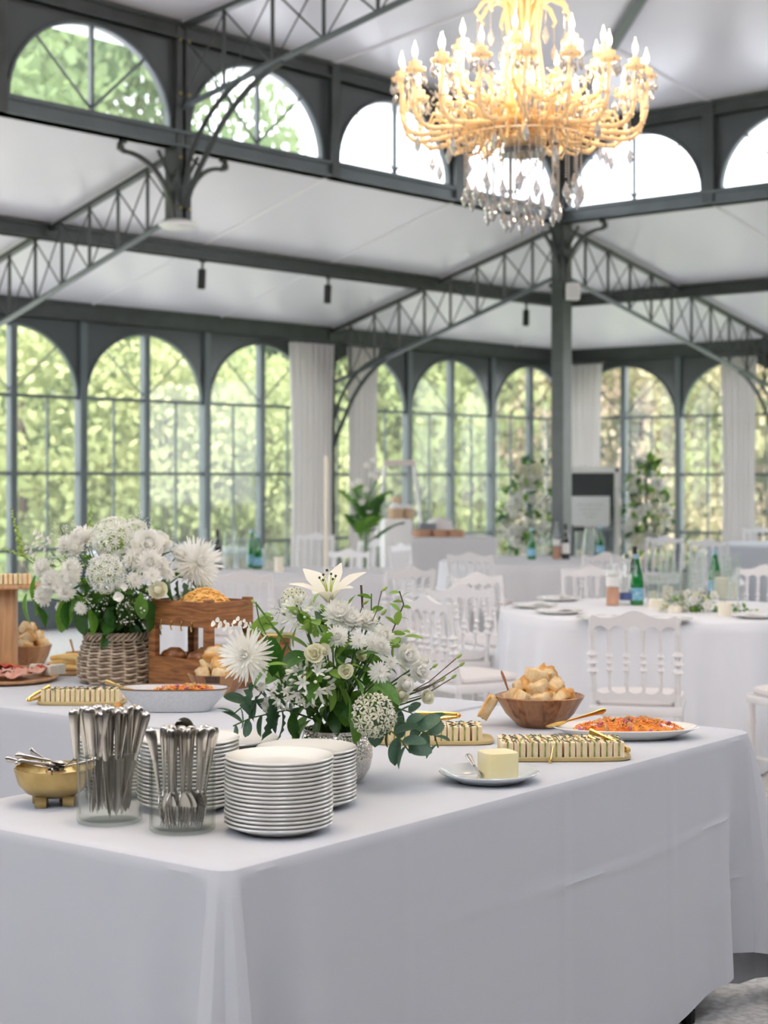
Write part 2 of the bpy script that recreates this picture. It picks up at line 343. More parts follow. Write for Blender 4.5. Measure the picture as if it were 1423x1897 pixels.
# --- corner column
cl = thing('column', 'tall dark iron corner column carrying the right and left trusses', 'column', BM, kind='structure')
MB().box(-.075, .075, -.075, .075, .18, ZC1).obj('shaft', iron, cl)
MB().box(-.10, .10, -.10, .10, 0, .18).box(-.095, .095, -.095, .095, 3.42, 3.47).obj('base', iron, cl)
def scroll_bracket(M, parent, h=.62, l=.52, z0=3.50, z1=ZC0-.02):
    b = MB(); n = 12
    b.tube([(.06 + l*.8*(1-cos(pi/2*i/n)), 0, z0 + (z1-.08-z0)*sin(pi/2*i/n)) for i in range(n+1)], [.03-.012*i/n for i in range(n+1)], 6)
    b.tube([(.06+l*.8+.06*sin(pi*k/6), 0, z1-.08+.04*(1-cos(pi*k/6))) for k in range(7)], .022, 6)
    b.ball((.06+l*.8+.05, 0, z1-.055), .036, 1)
    b.tube([(.05, 0, z0+.28), (.05+.16, 0, z1-.02)], .016, 5)
    return b.obj('scroll_bracket', iron, parent, M)
scroll_bracket(rotz(pi), cl); scroll_bracket(rotz(-pi/2), cl)
sensor = thing('wall_speaker', 'small white box speaker fixed to the corner column', 'speaker', BM @ T(.0, 0, 3.29))
cm = rotz(-R(49)+R(-90)+pi/2)
whitep = mat('white_plastic', (.82, .81, .79), .4)
MB().rbox((.10, -.13, .08), (.14, .12, .17), .015, rotz(-R(49))).obj('case', whitep, sensor)
MB().rbox((.10, -.193, .08), (.11, .006, .14), .002, rotz(-R(49))).obj('grille', mat('speaker_grille', (.7, .69, .67), .8, bump=(400, .6)), sensor)
# --- hanging post
hpst = thing('hanging_post', 'dark iron post hanging from the roof with a round lamp at its foot', 'post', BM @ T(-3*S, 0, 0))
MB().box(-.075, -.02, -.07, .07, 3.52, ZC1).box(.02, .075, -.07, .07, 3.52, ZC1).box(-.03, .03, -.03, .03, 3.5, ZC1).obj('shaft', iron, hpst)
MB().lathe([(.0, 3.44), (.09, 3.44), (.155, 3.47), (.155, 3.485), (.08, 3.52), (0, 3.52)], 24).obj('lamp_cap', whitep, hpst)
for z in (3.6, 4.0, 4.5, 4.92):
    for s in (-1, 1): MB().ball((s*.045, -.078, z), .014, 1).obj('bolt', brass, hpst)
scroll_bracket(rotz(pi), hpst, l=.6); scroll_bracket(X4.Identity(4), hpst, l=.5)
# --- trusses : local X runs outwards, Z up
def truss(M, label, L, zt, zb, n, brace=None, thick=.028, skip=0):
    """zt(x), zb(x) chord heights"""
    r = thing('roof_truss', label, 'roof truss', M, 'iron lattice roof trusses')
    xs = [L*i/n for i in range(n+1)]
    MB().box(0, 0, 0, 0, 0, 0)
    b = MB()
    for i in range(n):
        for (zf, nm) in ((zt, 0),):
            b.add([(xs[i], -thick, zf(xs[i])-.03), (xs[i], thick, zf(xs[i])-.03), (xs[i], thick, zf(xs[i])+.01), (xs[i], -thick, zf(xs[i])+.01), (xs[i+1], -thick, zf(xs[i+1])-.03), (xs[i+1], thick, zf(xs[i+1])-.03), (xs[i+1], thick, zf(xs[i+1])+.01), (xs[i+1], -thick, zf(xs[i+1])+.01)],
                  [(0, 1, 5, 4), (1, 2, 6, 5), (2, 3, 7, 6), (3, 0, 4, 7)])
    b.obj('upper_chord', iron, r, fix=True)
    MB().tube([(x, 0, zb(x)) for x in xs], .024, 6).obj('lower_chord', iron2, r)
    for i in range(1, n): MB().tube([(xs[i], 0, zb(xs[i])), (xs[i], 0, zt(xs[i])-.01)], .016, 5).obj('strut', iron, r)
    for i in range(n):
        MB().tube([(xs[i], .008, zb(xs[i])), (xs[i+1], .008, zt(xs[i+1])-.02)], .0085, 4).obj('tie_rod', iron, r)
        MB().tube([(xs[i], -.008, zt(xs[i])-.02), (xs[i+1], -.008, zb(xs[i+1]))], .0085, 4).obj('tie_rod', iron, r)
    if brace:
        (xa, za, xb, flip) = brace      # curved double brace from (xa,za) to chord at xb
        zz = zb(xb); n2 = 16
        def arc(off):
            return [(xa + (xb-xa)*(1-cos(pi/2*i/n2)) - off*cos(pi/2*i/n2)*(1 if xb < xa else -1)*-1*0 + off*sin(pi/2*i/n2)*(0), 0, za + (zz-za)*sin(pi/2*i/n2)) for i in range(n2+1)]
        A = arc(0); sg = 1 if xb > xa else -1
        Bq = [(p[0] + sg*.03 + sg*.11*min(1, i/5) * (1 - 1.2*(i/n2)**2), 0, p[2] - .02 - .10*sin(pi*i/n2)) for i, p in enumerate(A)]
        MB().tube(A, .021, 6).obj('curved_brace', iron, r); MB().tube(Bq, .024, 6).obj('curved_brace', iron, r)
        for i in (4, 7, 10, 13): MB().tube([A[i], Bq[i]], .01, 4).obj('brace_tie', iron, r)
        MB().tube([(xa, 0, zb(xa)), (xa + (xb-xa)*.55, 0, zb(xb)*.45+zz*.55 if False else zb(xa+(xb-xa)*.55)-.0)], .012, 4).obj('tie_rod', iron, r)
    return r
# left lower truss from the column to the wall post
truss(BM @ rotz(pi/2), 'iron truss from the corner column down to the curtained post on the left', AL, lambda x: ZC0-.0-x/AL*(ZC0-ZE)-.02, lambda x: 3.56-x/AL*1.03, 9, (AL-.06, 1.80, AL*.72, 0))
truss(BM, 'iron truss from the corner column down towards the right wall', BR, lambda x: ZC0-x/BR*(ZC0-ZE)-.02, lambda x: 3.56-x/BR*1.03, 11, (BR-.06, 1.80, BR*.78, 0))
truss(BM @ T(-3*S, 0, 0) @ rotz(pi/2), 'iron truss running left and down from the hanging post', AL, lambda x: ZC0-.0-x/AL*(ZC0-ZE)-.02, lambda x: 3.56-x/AL*1.03, 9, (AL-.06, 1.80, AL*.72, 0))
truss(BM @ T(-3*S, 0, 0) @ rotz(-pi/2), 'upper iron truss crossing the high ceiling from the hanging post', 5.25, lambda x: zn(x)-.03, lambda x: 4.39+.185*x if x < 3 else 4.945+.1*(x-3), 10, (.06, 3.62, 1.15, 1))
# wall posts where trusses land
st(MB().box(-.05, .05, AL-.09, AL+.06, 0, ZE).obj('post', iron, None, BM), 'dark iron wall post between the two open curtains on the left', 'post')
st(MB().box(BR-.09, BR+.06, -.05, .05, 0, ZE).obj('post', iron, None, BM), 'dark iron wall post behind the right picture edge', 'post')
st(MB().box(BR-.08, BR+.08, AL-.08, AL+.08, 0, ZE).obj('post', iron, None, BM), 'dark corner post of the glazed walls hidden behind the column', 'post')
# --- tall arched windows of the outer walls
PW = 1.67; TW = {}
def tall_window(M, label, name):
    if not TW:
        r = thing(name, label, 'window', M, kind='structure'); TW['w'] = r
        hw = PW/2; a, b, z0 = hw-.045, .69, 2.27
        ip = arc_pts(a, b, z0, 24)
        MB().strip([(-hw, z0)]+ip+[(hw, z0)], [(-hw, ZE-.12)]+[(x*1.05, ZE-.12) for x, z in ip]+[(hw, ZE-.12)], -.012, .012).obj('spandrel', spandm, r)
        MB().strip(ip, [(x*.975, z0+(z-z0)*.97) for x, z in ip], -.025, .025).obj('arch_frame', iron2, r)
        MB().box(-.036, .036, -.04, .04, 0, z0+b).obj('mullion', iron2, r)
        for s in (-1, 1): MB().box(s*hw-.042*(1+s)/2-.0, s*hw+.042*(1-s)/2, -.05, .05, 0, ZE-.12).obj('mullion', iron2, r)
        for z in (z0, 1.52, .78): MB().box(-hw, hw, -.018, .018, z-.016, z+.016).obj('transom', iron2, r)
        for s in (-1, 1):
            MB().box(s*hw/2-.008, s*hw/2+.008, -.012, .012, .3, z0).obj('glazing_bar', iron2, r)
            MB().tube([(0, 0, z0+.02), (s*a*.68, 0, z0+b*.72)], .009, 4).obj('glazing_bar', iron2, r)
        MB().box(-hw, hw, -.02, .02, .0, .3).obj('kick_panel', iron2, r)
        for z1, z2 in ((.3, .78), (.78, 1.52), (1.52, z0)):
            for k in range(4): MB().add([(-hw+k*hw/2, 0, z1), (-hw+(k+1)*hw/2, 0, z1), (-hw+(k+1)*hw/2, 0, z2), (-hw+k*hw/2, 0, z2)], [(0, 1, 2, 3)]).obj('pane', clear, r, ang=None)
        ks = [0, 6, 12, 18, 24]
        for q in range(4):
            pts = [(0, z0)] + ip[ks[q]:ks[q+1]+1]
            MB().add([(x, 0, z) for x, z in pts], [tuple(range(len(pts)))]).obj('pane', clear, r, ang=None)
        return r
    c = copy_tree(TW['w'], None, M, label=label); c.name = name; return c
lt = [(3.94, 'tall arched window left of the column, beside the floral pillar'), (2.27, 'tall arched window behind the white dessert bar'), (.60, 'tall arched window right of the second curtain, behind the palm'),
      (-1.07, 'tall arched window left of the first curtain'), (-2.74, 'tall arched window second from the left edge'), (-4.41, 'tall arched window cut by the left picture edge')]
for t, l in lt: tall_window(BM @ T(t, AL, 0), l, wname())
for t, l in ((1.0, 'tall arched window right of the column, behind the framed mirror'), (2.67, 'tall arched window left of the curtain at the right edge'), (4.34, 'tall arched window beyond the right edge')):
    tall_window(BM @ T(BR, AL-t, 0) @ rotz(-pi/2), l, wname())
# --- curtains
def curtain(M, w, label, n=7, amp=.05):
    r = thing('curtain', label, 'curtain', M, 'pale linen curtains')
    def fn(u, v):
        z = .02 + (2.98-.02)*v; k = 1 - .12*sin(pi*v)
        return (w*(u-.5)*k, amp*sin(u*n*2*pi+.6*sin(9*u))*(.7+.3*v) , z)
    MB().grid(fn, n*10, 14).obj('drape', curtm, r, ang=None)
    MB().tube([(-w/2-.05, 0, 3.0), (w/2+.05, 0, 3.0)], .014, 8).obj('curtain_rail', iron, r)
curtain(BM @ T(-.50, AL-.24, 0), .68, 'pale curtain on the left of the wall post, drawn open')
curtain(BM @ T(.36, AL-.24, 0), .48, 'pale curtain on the right of the wall post, behind the palm', 5)
curtain(BM @ T(BR-.22, AL-.48, 0) @ rotz(-pi/2), .62, 'pale curtain right of the corner column', 6)
curtain(BM @ T(BR-.22, .47, 0) @ rotz(-pi/2), .5, 'pale curtain at the right edge of the picture', 6)
# --- spotlights under the purlin
def spot(px, py, label):
    # on the purlin line y=AM : solve x
    k = (px - CX) / FPX; u = V((cos(TH), sin(TH))); v = V((-sin(TH), cos(TH))); o = V((BC.x, BC.y)) + v*AM
    t = (k*o.y - o.x) / (u.x - k*u.y)
    r = thing('track_spotlight', label, 'spotlight', BM @ T(t, AM, zl(AM)-.13) @ rotz(.5), 'black track spotlights')
    MB().cbox((0, 0, -.012), (.10, .03, .024)).obj('track_adapter', iron, r)
    MB().tube([(0, 0, -.02), (0, 0, -.09)], .012, 8).obj('stem', iron, r)
    MB().lathe([(0, -.09), (.036, -.09), (.038, -.095), (.038, -.27), (.032, -.27), (.03, -.255), (0, -.255)], 20, X4.Rotation(.12, 4, 'Y')).obj('lamp_head', mat('black_metal', (.02, .02, .02), .45), r)
spot(375, 505, 'black cylinder spotlight under the purlin, nearest the hanging post')
spot(608, 530, 'black cylinder spotlight under the purlin, middle of three')
spot(975, 575, 'black cylinder spotlight under the purlin, beside the corner column')
# ================================================================ the garden
random.seed(5)
def folmat(name, c, c2, tr): return mat(name, c, .8, 0, var=(.9, c2, .4, .6), spec=.05, transl=(tr, .4))
fols = [folmat('foliage_green', (.14, .20, .10), (.26, .33, .17), (.34, .44, .20)), folmat('foliage_yellow', (.27, .33, .15), (.46, .48, .25), (.52, .56, .28)),
        folmat('foliage_dark', (.08, .14, .07), (.14, .22, .10), (.2, .30, .12)), folmat('foliage_pink', (.30, .36, .16), (.62, .46, .38), (.55, .52, .30))]
barkm = mat('bark', (.10, .075, .055), .9)
def crown(seed, m, n=9000, leaf=.11):
    rnd = random.Random(seed); b = MB(); lobes = []
    for i in range(16):
        a = rnd.uniform(0, 2*pi); z = rnd.uniform(-.75, .85); r = sqrt(1-min(.98, z*z))*rnd.uniform(.3, .75)
        lobes.append((V((r*cos(a), r*sin(a), z*.85)), rnd.uniform(.26, .46)))
    for i in range(n):
        c, rr = rnd.choice(lobes); d = V((rnd.gauss(0, 1), rnd.gauss(0, 1), rnd.gauss(0, 1))).normalized()
        p = c + d*rr*rnd.uniform(.75, 1.05); s = leaf/2*rnd.uniform(.5, 1.1)*.5
        M = T(p) @ Euler((rnd.uniform(0, 6), rnd.uniform(0, 6), rnd.uniform(0, 6))).to_matrix().to_4x4()
        b.add([(-s, -s*.5, 0), (s*.2, -s*.8, 0), (s*1.1, 0, 0), (s*.2, s*.8, 0), (-s, s*.5, 0)], [(0, 1, 2, 3, 4)], M)
    return b.mesh('crown', m, None)
crowns = [crown(3+i, fols[i]) for i in range(4)]
trunkme = MB().tube([(0, 0, 0), (.03, .02, .5), (-.02, 0, 1.0)], [.09, .07, .05], 8).mesh('trunk', barkm)
def tree(px, d, h, w, k, label, low=.1):
    p = V(((px-CX)/FPX*d, d, -.12)); r = thing('tree', label, 'tree', T(p) @ rotz(random.uniform(0, 6)), 'garden trees and shrubs')
    put('trunk', trunkme, r, X4.Diagonal((1, 1, h*.6, 1)))
    c = put('crown', crowns[k], r, T(0, 0, h*(.5+low/2)) @ X4.Diagonal((w, w, h*(1-low)/2*1.06, 1))); c['kind'] = 'stuff'
side = 'tree beyond the glass, '
TR = [(-120, 27, 11.5, 4.2, 0, 'tall green tree at the far left behind the high window', .25), (120, 34, 13, 5.0, 2, 'tall dark tree behind the first high arched window', .2), (330, 36, 12.0, 3.4, 0, 'tall leafy tree behind the hanging post', .2),
      (40, 24, 4.6, 2.6, 1, 'yellow green bush behind the leftmost tall window', 0), (200, 28, 6.2, 3.2, 0, 'broad green tree behind the second tall window', 0), (310, 24, 4.2, 2.0, 1, 'bright yellow green shrub behind the left windows', 0),
      (430, 30, 6.2, 3.0, 2, 'dark green tree behind the middle left windows', 0), (500, 25, 3.8, 1.9, 1, 'lime coloured shrub left of the first curtain', 0), (690, 31, 6.0, 2.8, 0, 'green tree behind the palm and its curtain', 0),
      (800, 29, 5.8, 2.4, 1, 'yellow green tree behind the dessert bar', 0), (880, 33, 6.2, 2.6, 2, 'dark tree behind the windows by the bar', 0), (960, 30, 5.4, 2.2, 3, 'rose tinted shrub left of the corner column', 0),
      (1090, 34, 5.8, 2.6, 0, 'green tree right of the corner column', 0), (1190, 30, 5.0, 2.2, 3, 'pink tinged shrub behind the right windows', 0), (1290, 32, 5.6, 2.6, 1, 'yellow green tree behind the right windows', 0),
      (1380, 29, 5.0, 2.2, 3, 'blossoming pink shrub near the right edge', 0), (1480, 32, 6.0, 3.0, 0, 'green tree beyond the right edge', 0), (600, 36, 6.5, 3.4, 0, 'green tree behind the wall post', 0)]
for a in TR: tree(*a)
hedgeme = None
b = MB(); rnd = random.Random(11)
for i in range(14000):
    u = rnd.uniform(-1, 1); p = V((u*22, rnd.uniform(-.5, .5), rnd.uniform(0, 1.0)**.8*2.6 + .25*sin(u*31)+.2*sin(u*67)))
    s = rnd.uniform(.07, .15); M = T(p) @ Euler((rnd.uniform(0, 6), rnd.uniform(0, 6), rnd.uniform(0, 6))).to_matrix().to_4x4()
    b.add([(-s, -s*.5, 0), (s*.2, -s*.8, 0), (s, 0, 0), (s*.2, s*.8, 0)], [(0, 1, 2, 3)], M)
h = put('hedge', b.mesh('hedge', fols[1], None), None, T(2, 38, 0)); tag(h, 'long yellow green hedge closing the garden', 'hedge', kind='stuff')
h2 = put('hedge', b.mesh('hedge', fols[0], None), None, T(-2, 44, 0) @ X4.Diagonal((1.1, 1, 2.4, 1))); tag(h2, 'tall green hedge row behind the garden trees', 'hedge', kind='stuff')
# ================================================================ tables
HT = .76
TA = V((-.292, 3.11, 0)); TT = R(52.2)
TM = T(TA) @ rotz(TT)
def TP(u, v, z=0): return TM @ V((u, v, z))
def rect_cloth(M, L, Wd, name, label, h=HT, seed=1, lobes=(.11, .11, .11, .11), amp=(.012, .03, .012, .03), hem=lambda s: .02, creases=True, mtl=None):
    rnd = random.Random(seed); rc = .045; re = .016
    segs = [(L-2*rc, (rc, 0), (1, 0), (0, -1)), (pi/2*rc, None, 0, 0), (Wd-2*rc, (L, rc), (0, 1), (1, 0)), (pi/2*rc, None, 1, 0), (L-2*rc, (L-rc, Wd), (-1, 0), (0, 1)), (pi/2*rc, None, 2, 0), (Wd-2*rc, (0, Wd-rc), (0, -1), (-1, 0)), (pi/2*rc, None, 3, 0)]
    cc = [(L-rc, rc), (L-rc, Wd-rc), (rc, Wd-rc), (rc, rc)]
    pts = []; s = 0
    for k, sg in enumerate(segs):
        if k % 2 == 0:
            n = int(sg[0]/.018)
            for i in range(n):
                # denser near the corners
                q = i/n; q = .5-.5*cos(pi*q) if False else q
                pts.append((sg[1][0]+sg[2][0]*sg[0]*q, sg[1][1]+sg[2][1]*sg[0]*q, sg[3][0], sg[3][1], s+sg[0]*q, k//2, sg[0]*q, sg[0]))
        else:
            c = cc[sg[2]]; a0 = -pi/2 + (sg[2])*pi/2
            for i in range(14):
                a = a0 + pi/2*i/14; pts.append((c[0]+rc*cos(a), c[1]+rc*sin(a), cos(a), sin(a), s+sg[0]*i/14, k//2, -1-i/14, 0))
        s += sg[0]
    tot = s; ph = [rnd.uniform(0, 6) for _ in range(12)]
    def lob(k): return lobes[k % 4]
    def off(p, t):
        x, y, nx, ny, s, side, q, ln = p
        if q < 0:      # inside a corner arc: fold lobe
            f = (-q-1); return t**.85 * (.02 + lob(side) * (sin(pi*f)**.7) * (1 - .32*exp_(f-.5, .10))), 0
        a = amp[side]; e0 = min(q, ln-q)
        o = t**1.2 * (.012 + a*(.5*sin(s*9+ph[side])+.35*sin(s*17+ph[side+4])) )
        k = side if q > ln/2 else (side-1)
        o += -t*.055*exp_(e0-.07, .05)*(1 if lob(k) > .05 else .3) + t*.03*exp_(e0-.17, .05)
        if creases:
            z = h*(1-t)
            for zc, am in ((.52, .0045), (.27, .006)): o += am*max(0, 1-abs(z-zc-.01*sin(s*3))/.013)*(.4+.6*sin(s*2.1+zc*9))
            for sc in (.5, 1.13, 1.66): o += .0035*max(0, 1-abs(s-sc)/.020)
        return o, 0
    NV = 56; b = MB(); n = len(pts); vs = []; fs = []
    # roll-over edge then skirt
    rings = [(-.040, h), (-re, h), (-re*.3, h-re*.3), (0, h-re)] 
    for (o, z) in rings:
        for p in pts: vs.append((p[0]+p[2]*o, p[1]+p[3]*o, z))
    for j in range(1, NV+1):
        t = j/NV
        for p in pts:
            o, _ = off(p, t); hz = hem(p[4]); z = (h-re)*(1-t) + hz*t
            vs.append((p[0]+p[2]*o, p[1]+p[3]*o, z))
    m = len(rings)+NV
    for j in range(m-1):
        for i in range(n): i2 = (i+1) % n; fs.append((j*n+i, (j+1)*n+i, (j+1)*n+i2, j*n+i2))
    b.add(vs, fs)
    # top field
    nx, ny = 60, 26; x0, x1, y0, y1 = .10, L-.10, .10, Wd-.10
    b2 = []; 
    # close the top with one polygon ring fan of the innermost ring
    b.f.append(tuple(range(n)))
    return tag(b.obj(name, mtl or clothw, None, M, ang=25, fix=True), label, 'tablecloth')
def exp_(x, s): return math.exp(-(x/s)**2)
def hem_near(s):
    a = max(0, min(1, (s-1.35)/.7)); return .02 + .12*a*a if s < 2.12 else (.03 if s < 2.5 else .02)
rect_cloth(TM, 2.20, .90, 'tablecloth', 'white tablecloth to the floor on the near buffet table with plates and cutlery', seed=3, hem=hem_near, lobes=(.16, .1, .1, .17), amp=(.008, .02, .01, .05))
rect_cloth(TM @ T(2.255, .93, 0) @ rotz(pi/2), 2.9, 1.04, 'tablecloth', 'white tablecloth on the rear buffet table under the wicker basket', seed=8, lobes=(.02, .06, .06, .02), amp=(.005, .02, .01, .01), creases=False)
legm = mat('leg_metal', (.035, .035, .033), .4)
def folding_table(M, L, Wd, label):
    r = thing('folding_table', label, 'table', M)
    MB().rbox((L/2, Wd/2, HT-.025), (L-.03, Wd-.03, .03), .008).obj('tabletop', whitep, r)
    for x in (.24, L-.28):
        for y in (.035, Wd-.08):
            MB().tube([(x, y, HT-.04), (x, y, .02)], .0165, 10).obj('leg', legm, r)
            MB().tube([(x, y, .035), (x, y, 0)], .021, 10).obj('leg_cap', mat('black_rubber', (.01, .01, .01), .7), r.children[-1])
        MB().tube([(x, .08, .35), (x, Wd-.08, .35)], .011, 8).obj('crossbar', legm, r)
folding_table(TM @ T(.01, .01, 0), 2.15, .88, 'folding table with dark legs under the near white tablecloth')
def round_cloth(px, py, rad, label, folds=15, seed=0, grp=None, m=None):
    p = G(px, py, HT); rnd = random.Random(seed); ph = rnd.uniform(0, 6)
    def fn(u, v):
        a = 2*pi*u
        if v < .2: r = rad*(v/.2)*.985; z = HT
        elif v < .25: r = rad*(.985+.015*(v-.2)/.05); z = HT-.012*(v-.2)/.05
        else:
            t = (v-.25)/.75; r = rad + .01 + t*.05 + (t**.8)*(.032*sin(folds*a+ph+.8*sin(3*a))+.018*sin(folds*2.3*a+ph*2)); z = HT-.012-(HT-.02)*t
        return (r*cos(a), r*sin(a), max(z, .008))
    o = MB().grid(fn, 180, 20, closeu=True).obj('tablecloth', m or clothw, None, T(p.x, p.y, 0), ang=70)
    o.data.validate()
    return tag(o, label, 'tablecloth', 'round guest tables under white cloths'), p
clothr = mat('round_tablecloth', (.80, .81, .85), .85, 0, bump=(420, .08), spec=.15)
R1, P1 = round_cloth(1222, 1128, .865, 'white cloth of the nearest round guest table, with green bottles and candles', seed=1, m=clothr)
R2, P2 = round_cloth(1000, 1038, .865, 'white cloth of the round table in front of the corner column', seed=2, m=cloth2)
R3, P3 = round_cloth(500, 1061, .90, 'white cloth of the round table behind the two flower arrangements', seed=3, m=cloth2)
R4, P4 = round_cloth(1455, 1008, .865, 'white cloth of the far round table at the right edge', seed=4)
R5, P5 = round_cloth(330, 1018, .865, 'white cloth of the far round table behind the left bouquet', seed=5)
# ================================================================ chairs (local: back at -Y, sitter looks to +Y)
def chair():
    r = thing('banquet_chair', '', 'chair'); w = .375
    def bk(x, z): return (x*(1+.05*(z-.5)), -.185-(z-.45)*.16, z)        # leaning back plane
    n = 48; lo = []; hi = []
    for i in range(n+1):
        x = -w/2 + w*i/n; q = i/n
        top = .855 + .035*exp_(q-.5, .17) + .012*exp_(q-.02, .06) + .012*exp_(q-.98, .06)
        g = (q*5) % 1.0; bot = .785 + .034*sqrt(max(0, sin(pi*g)))
        lo.append((x, bot)); hi.append((x, top))
    b = MB(); b.strip(lo, hi, -.012, .012); b.v = [tuple(V(bk(x*1.0, z)) + V((0, y, 0))) for x, y, z in b.v]; b.obj('crest_rail', chairw, r)
    lo = []; hi = []
    for i in range(n+1):
        x = -w/2+.012 + (w-.024)*i/n; g = (i/n*5) % 1.0; lo.append((x, .478)); hi.append((x, .535-.022*sqrt(max(0, sin(pi*g)))))
    b = MB(); b.strip(lo, hi, -.010, .010); b.v = [tuple(V(bk(x, z)) + V((0, y, 0))) for x, y, z in b.v]; b.obj('lower_rail', chairw, r)
    def turned(p0, p1, r0, k=0):
        pts = []; rs = []; p0 = V(p0); p1 = V(p1); m = 26
        for i in range(m+1):
            q = i/m; pts.append(p0.lerp(p1, q)); bead = .75 + (.75 if (.34 < q < .66 and i % 3 == 0) else 0) + (.25 if abs(q-.12) < .03 or abs(q-.88) < .03 else 0)
            rs.append(r0*bead)
        return pts, rs
    for i in range(1, 5):
        x = -w/2 + w*i/5; p, q = turned(bk(x, .525), bk(x, .80), .0125)
        MB().tube(p, q, 6).obj('spindle', chairw, r, ang=60)
    for s in (-1, 1):
        p, q = turned(bk(s*w/2, .50), bk(s*w/2, .83), .0185); m = MB().tube(p, q, 8)
        m.tube([bk(s*w/2, .83), bk(s*w/2, .862)], .015, 8)
        m.tube([(s*w/2*.99, -.20, 0), (s*w/2, -.185, .45), bk(s*w/2, .51)], [.013, .017, .016], 8); m.obj('back_post', chairw, r, ang=60)
        MB().tube([(s*.185, .185, 0), (s*.185, .185, .05), (s*.185, .185, .12), (s*.185, .185, .14), (s*.185, .185, .17), (s*.185, .185, .30), (s*.185, .185, .32), (s*.185, .185, .34), (s*.185, .185, .42)], [.010, .013, .011, .018, .012, .015, .021, .014, .017], 8).obj('leg', chairw, r, ang=60)
        MB().tube([(s*.185, .185, .16), (s*.187, -.19, .16)], .009, 6).obj('stretcher', chairw, r)
    MB().tube([(-.185, .0, .16), (.185, .0, .16)], .009, 6).obj('stretcher', chairw, r)
    MB().rbox((0, 0, .435), (.42, .42, .045), .016).obj('seat_frame', chairw, r)
    b = MB().lathe([(0, .458), (.192, .458), (.203, .47), (.20, .487), (.17, .497), (0, .50)], 28, p=7.0); b.obj('seat_cushion', cushm, r)
    return r
CH0 = chair(); CHN = [0]
def chair_at(x, y, lookat, label, group='white spindle-back chairs around the guest tables'):
    a = atan2(lookat[1]-y, lookat[0]-x) - pi/2; M = T(x, y, 0) @ rotz(a)
    if CHN[0] == 0: o = CH0; o.matrix_world = M; o['label'] = label; o['group'] = group
    else: o = copy_tree(CH0, None, M, label=label, group=group)
    CHN[0] += 1; return o
def chair_px(px, py, look, label, dx=0):
    d = (EYE-.89)*FPX/(py-HOR); return chair_at((px-CX)/FPX*d, d, look, label)
CL = [(1183, 1123, P1, 'white spindle-back chair nearest the camera, back turned, at the right round table'),
 (930, 1063, P1, 'white chair left of the nearest round table, slats seen from behind'),
 (866, 1100, P1, 'white chair left of the nearest round table, just above the bread bowl'),
 (1107, 1050, P1, 'white chair behind the rose bottle on the nearest round table'),
 (1400, 1049, P1, 'white chair behind the nearest round table at the right edge'),
 (895, 1020, P2, 'white chair at the left of the round table by the column'),
 (1098, 1020, P2, 'white chair in front of the green bottle on the table by the column'),
 (1246, 1014, P2, 'white chair to the right of the round table by the column'),
 (1215, 993, P2, 'white chair behind the round table by the column, below the right flowers'),
 (786, 1006, P2, 'white chair at the far left of the table by the column'),
 (455, 1052, P3, 'white chair behind the bouquets, back turned, dark bottle over it'),
 (622, 1018, P3, 'white chair at the right of the round table behind the lily'),
 (722, 1046, P3, 'white chair seen from the side above the silver vase bouquet'),
 (582, 988, P3, 'white chair at the foot of the first curtain'),
 (820, 1078, P3, 'white chair side-on between the bouquet and the round table'),
 (690, 1000, P3, 'white chair beside the palm in its glass vase'),
 (1330, 996, P4, 'white chair left of the far right round table'),
 (1412, 976, P4, 'white chair behind the far right round table'),
 (340, 1003, P5, 'white chair behind the left bouquet, near the window'),
 (185, 985, P5, 'white chair at the far left table by the window')]
for c in CL: chair_px(*c)
chair_at(1.98, 7.95, P1, 'white chair cut by the right picture edge, only its seat in view')
# ================================================================ near table: plates, jars, cutlery
def plate_mesh(r, m, deep=.018, n=48):
    pr = [(0, .003), (r*.60, .003), (r*.64, 0), (r*.67, .0015), (r*.78, deep*.45), (r*.985, deep), (r*1.003, deep+.0024), (r*.99, deep+.0050), (r*.80, deep*.55+.003), (r*.66, .0065), (r*.60, .0055), (0, .0055)]
    return MB().lathe(pr, n).mesh('plate', m, 50)
pm22 = plate_mesh(.111, china, .0165); pm26 = plate_mesh(.124, dchina, .017); pm26w = plate_mesh(.124, china, .017)
def stack(px, py, n, pitch, me, which, grp, kind='white plate', alt=None, cat='plate', seed=0):
    p = G(px, py, HT); rnd = random.Random(seed)
    for i in range(n):
        o = put('plate', me if (i < n-1 or alt is None) else alt, None, T(p.x+rnd.uniform(-.0012, .0012), p.y+rnd.uniform(-.0012, .0012), HT+.0008+i*pitch) @ rotz(rnd.uniform(0, 6)))
        k = n-1-i; pos = 'topmost' if k == 0 else ('lowest' if i == 0 else nth(k) + ' from the top')
        tag(o, '%s, %s in the %s' % (kind, pos, which), cat, grp)
stack(517, 1539, 17, .0083, pm22, 'front stack beside the fork jar', 'plates in the front stack', seed=1)
stack(567, 1492, 14, .0083, pm22, 'stack touching the silver vase', 'plates in the stack by the vase', seed=2)
stack(349, 1496, 17, .0083, pm22, 'stack behind the fork jar', 'plates in the stack behind the fork jar', seed=3)
stack(230, 1467, 14, .0083, pm22, 'stack behind the knife jar', 'plates in the stack behind the knife jar', seed=4)
stack(420, 1446, 8, .0115, pm26, 'low stack behind, under the leaves', 'dark plates behind the others', kind='dark stoneware plate', alt=pm26w, seed=5)
def jar(px, py, r, h, label):
    p = G(px, py, HT); t = .0035
    pr = [(0, .001), (r-.004, .001), (r, .005), (r, h-.002), (r-t/2, h), (r-t, h-.002), (r-t, .012), (r-t-.006, .008), (0, .008)]
    o = MB().lathe(pr, 56).obj('glass_jar', jarg, None, T(p.x, p.y, HT+.001)); tag(o, label, 'jar'); return p
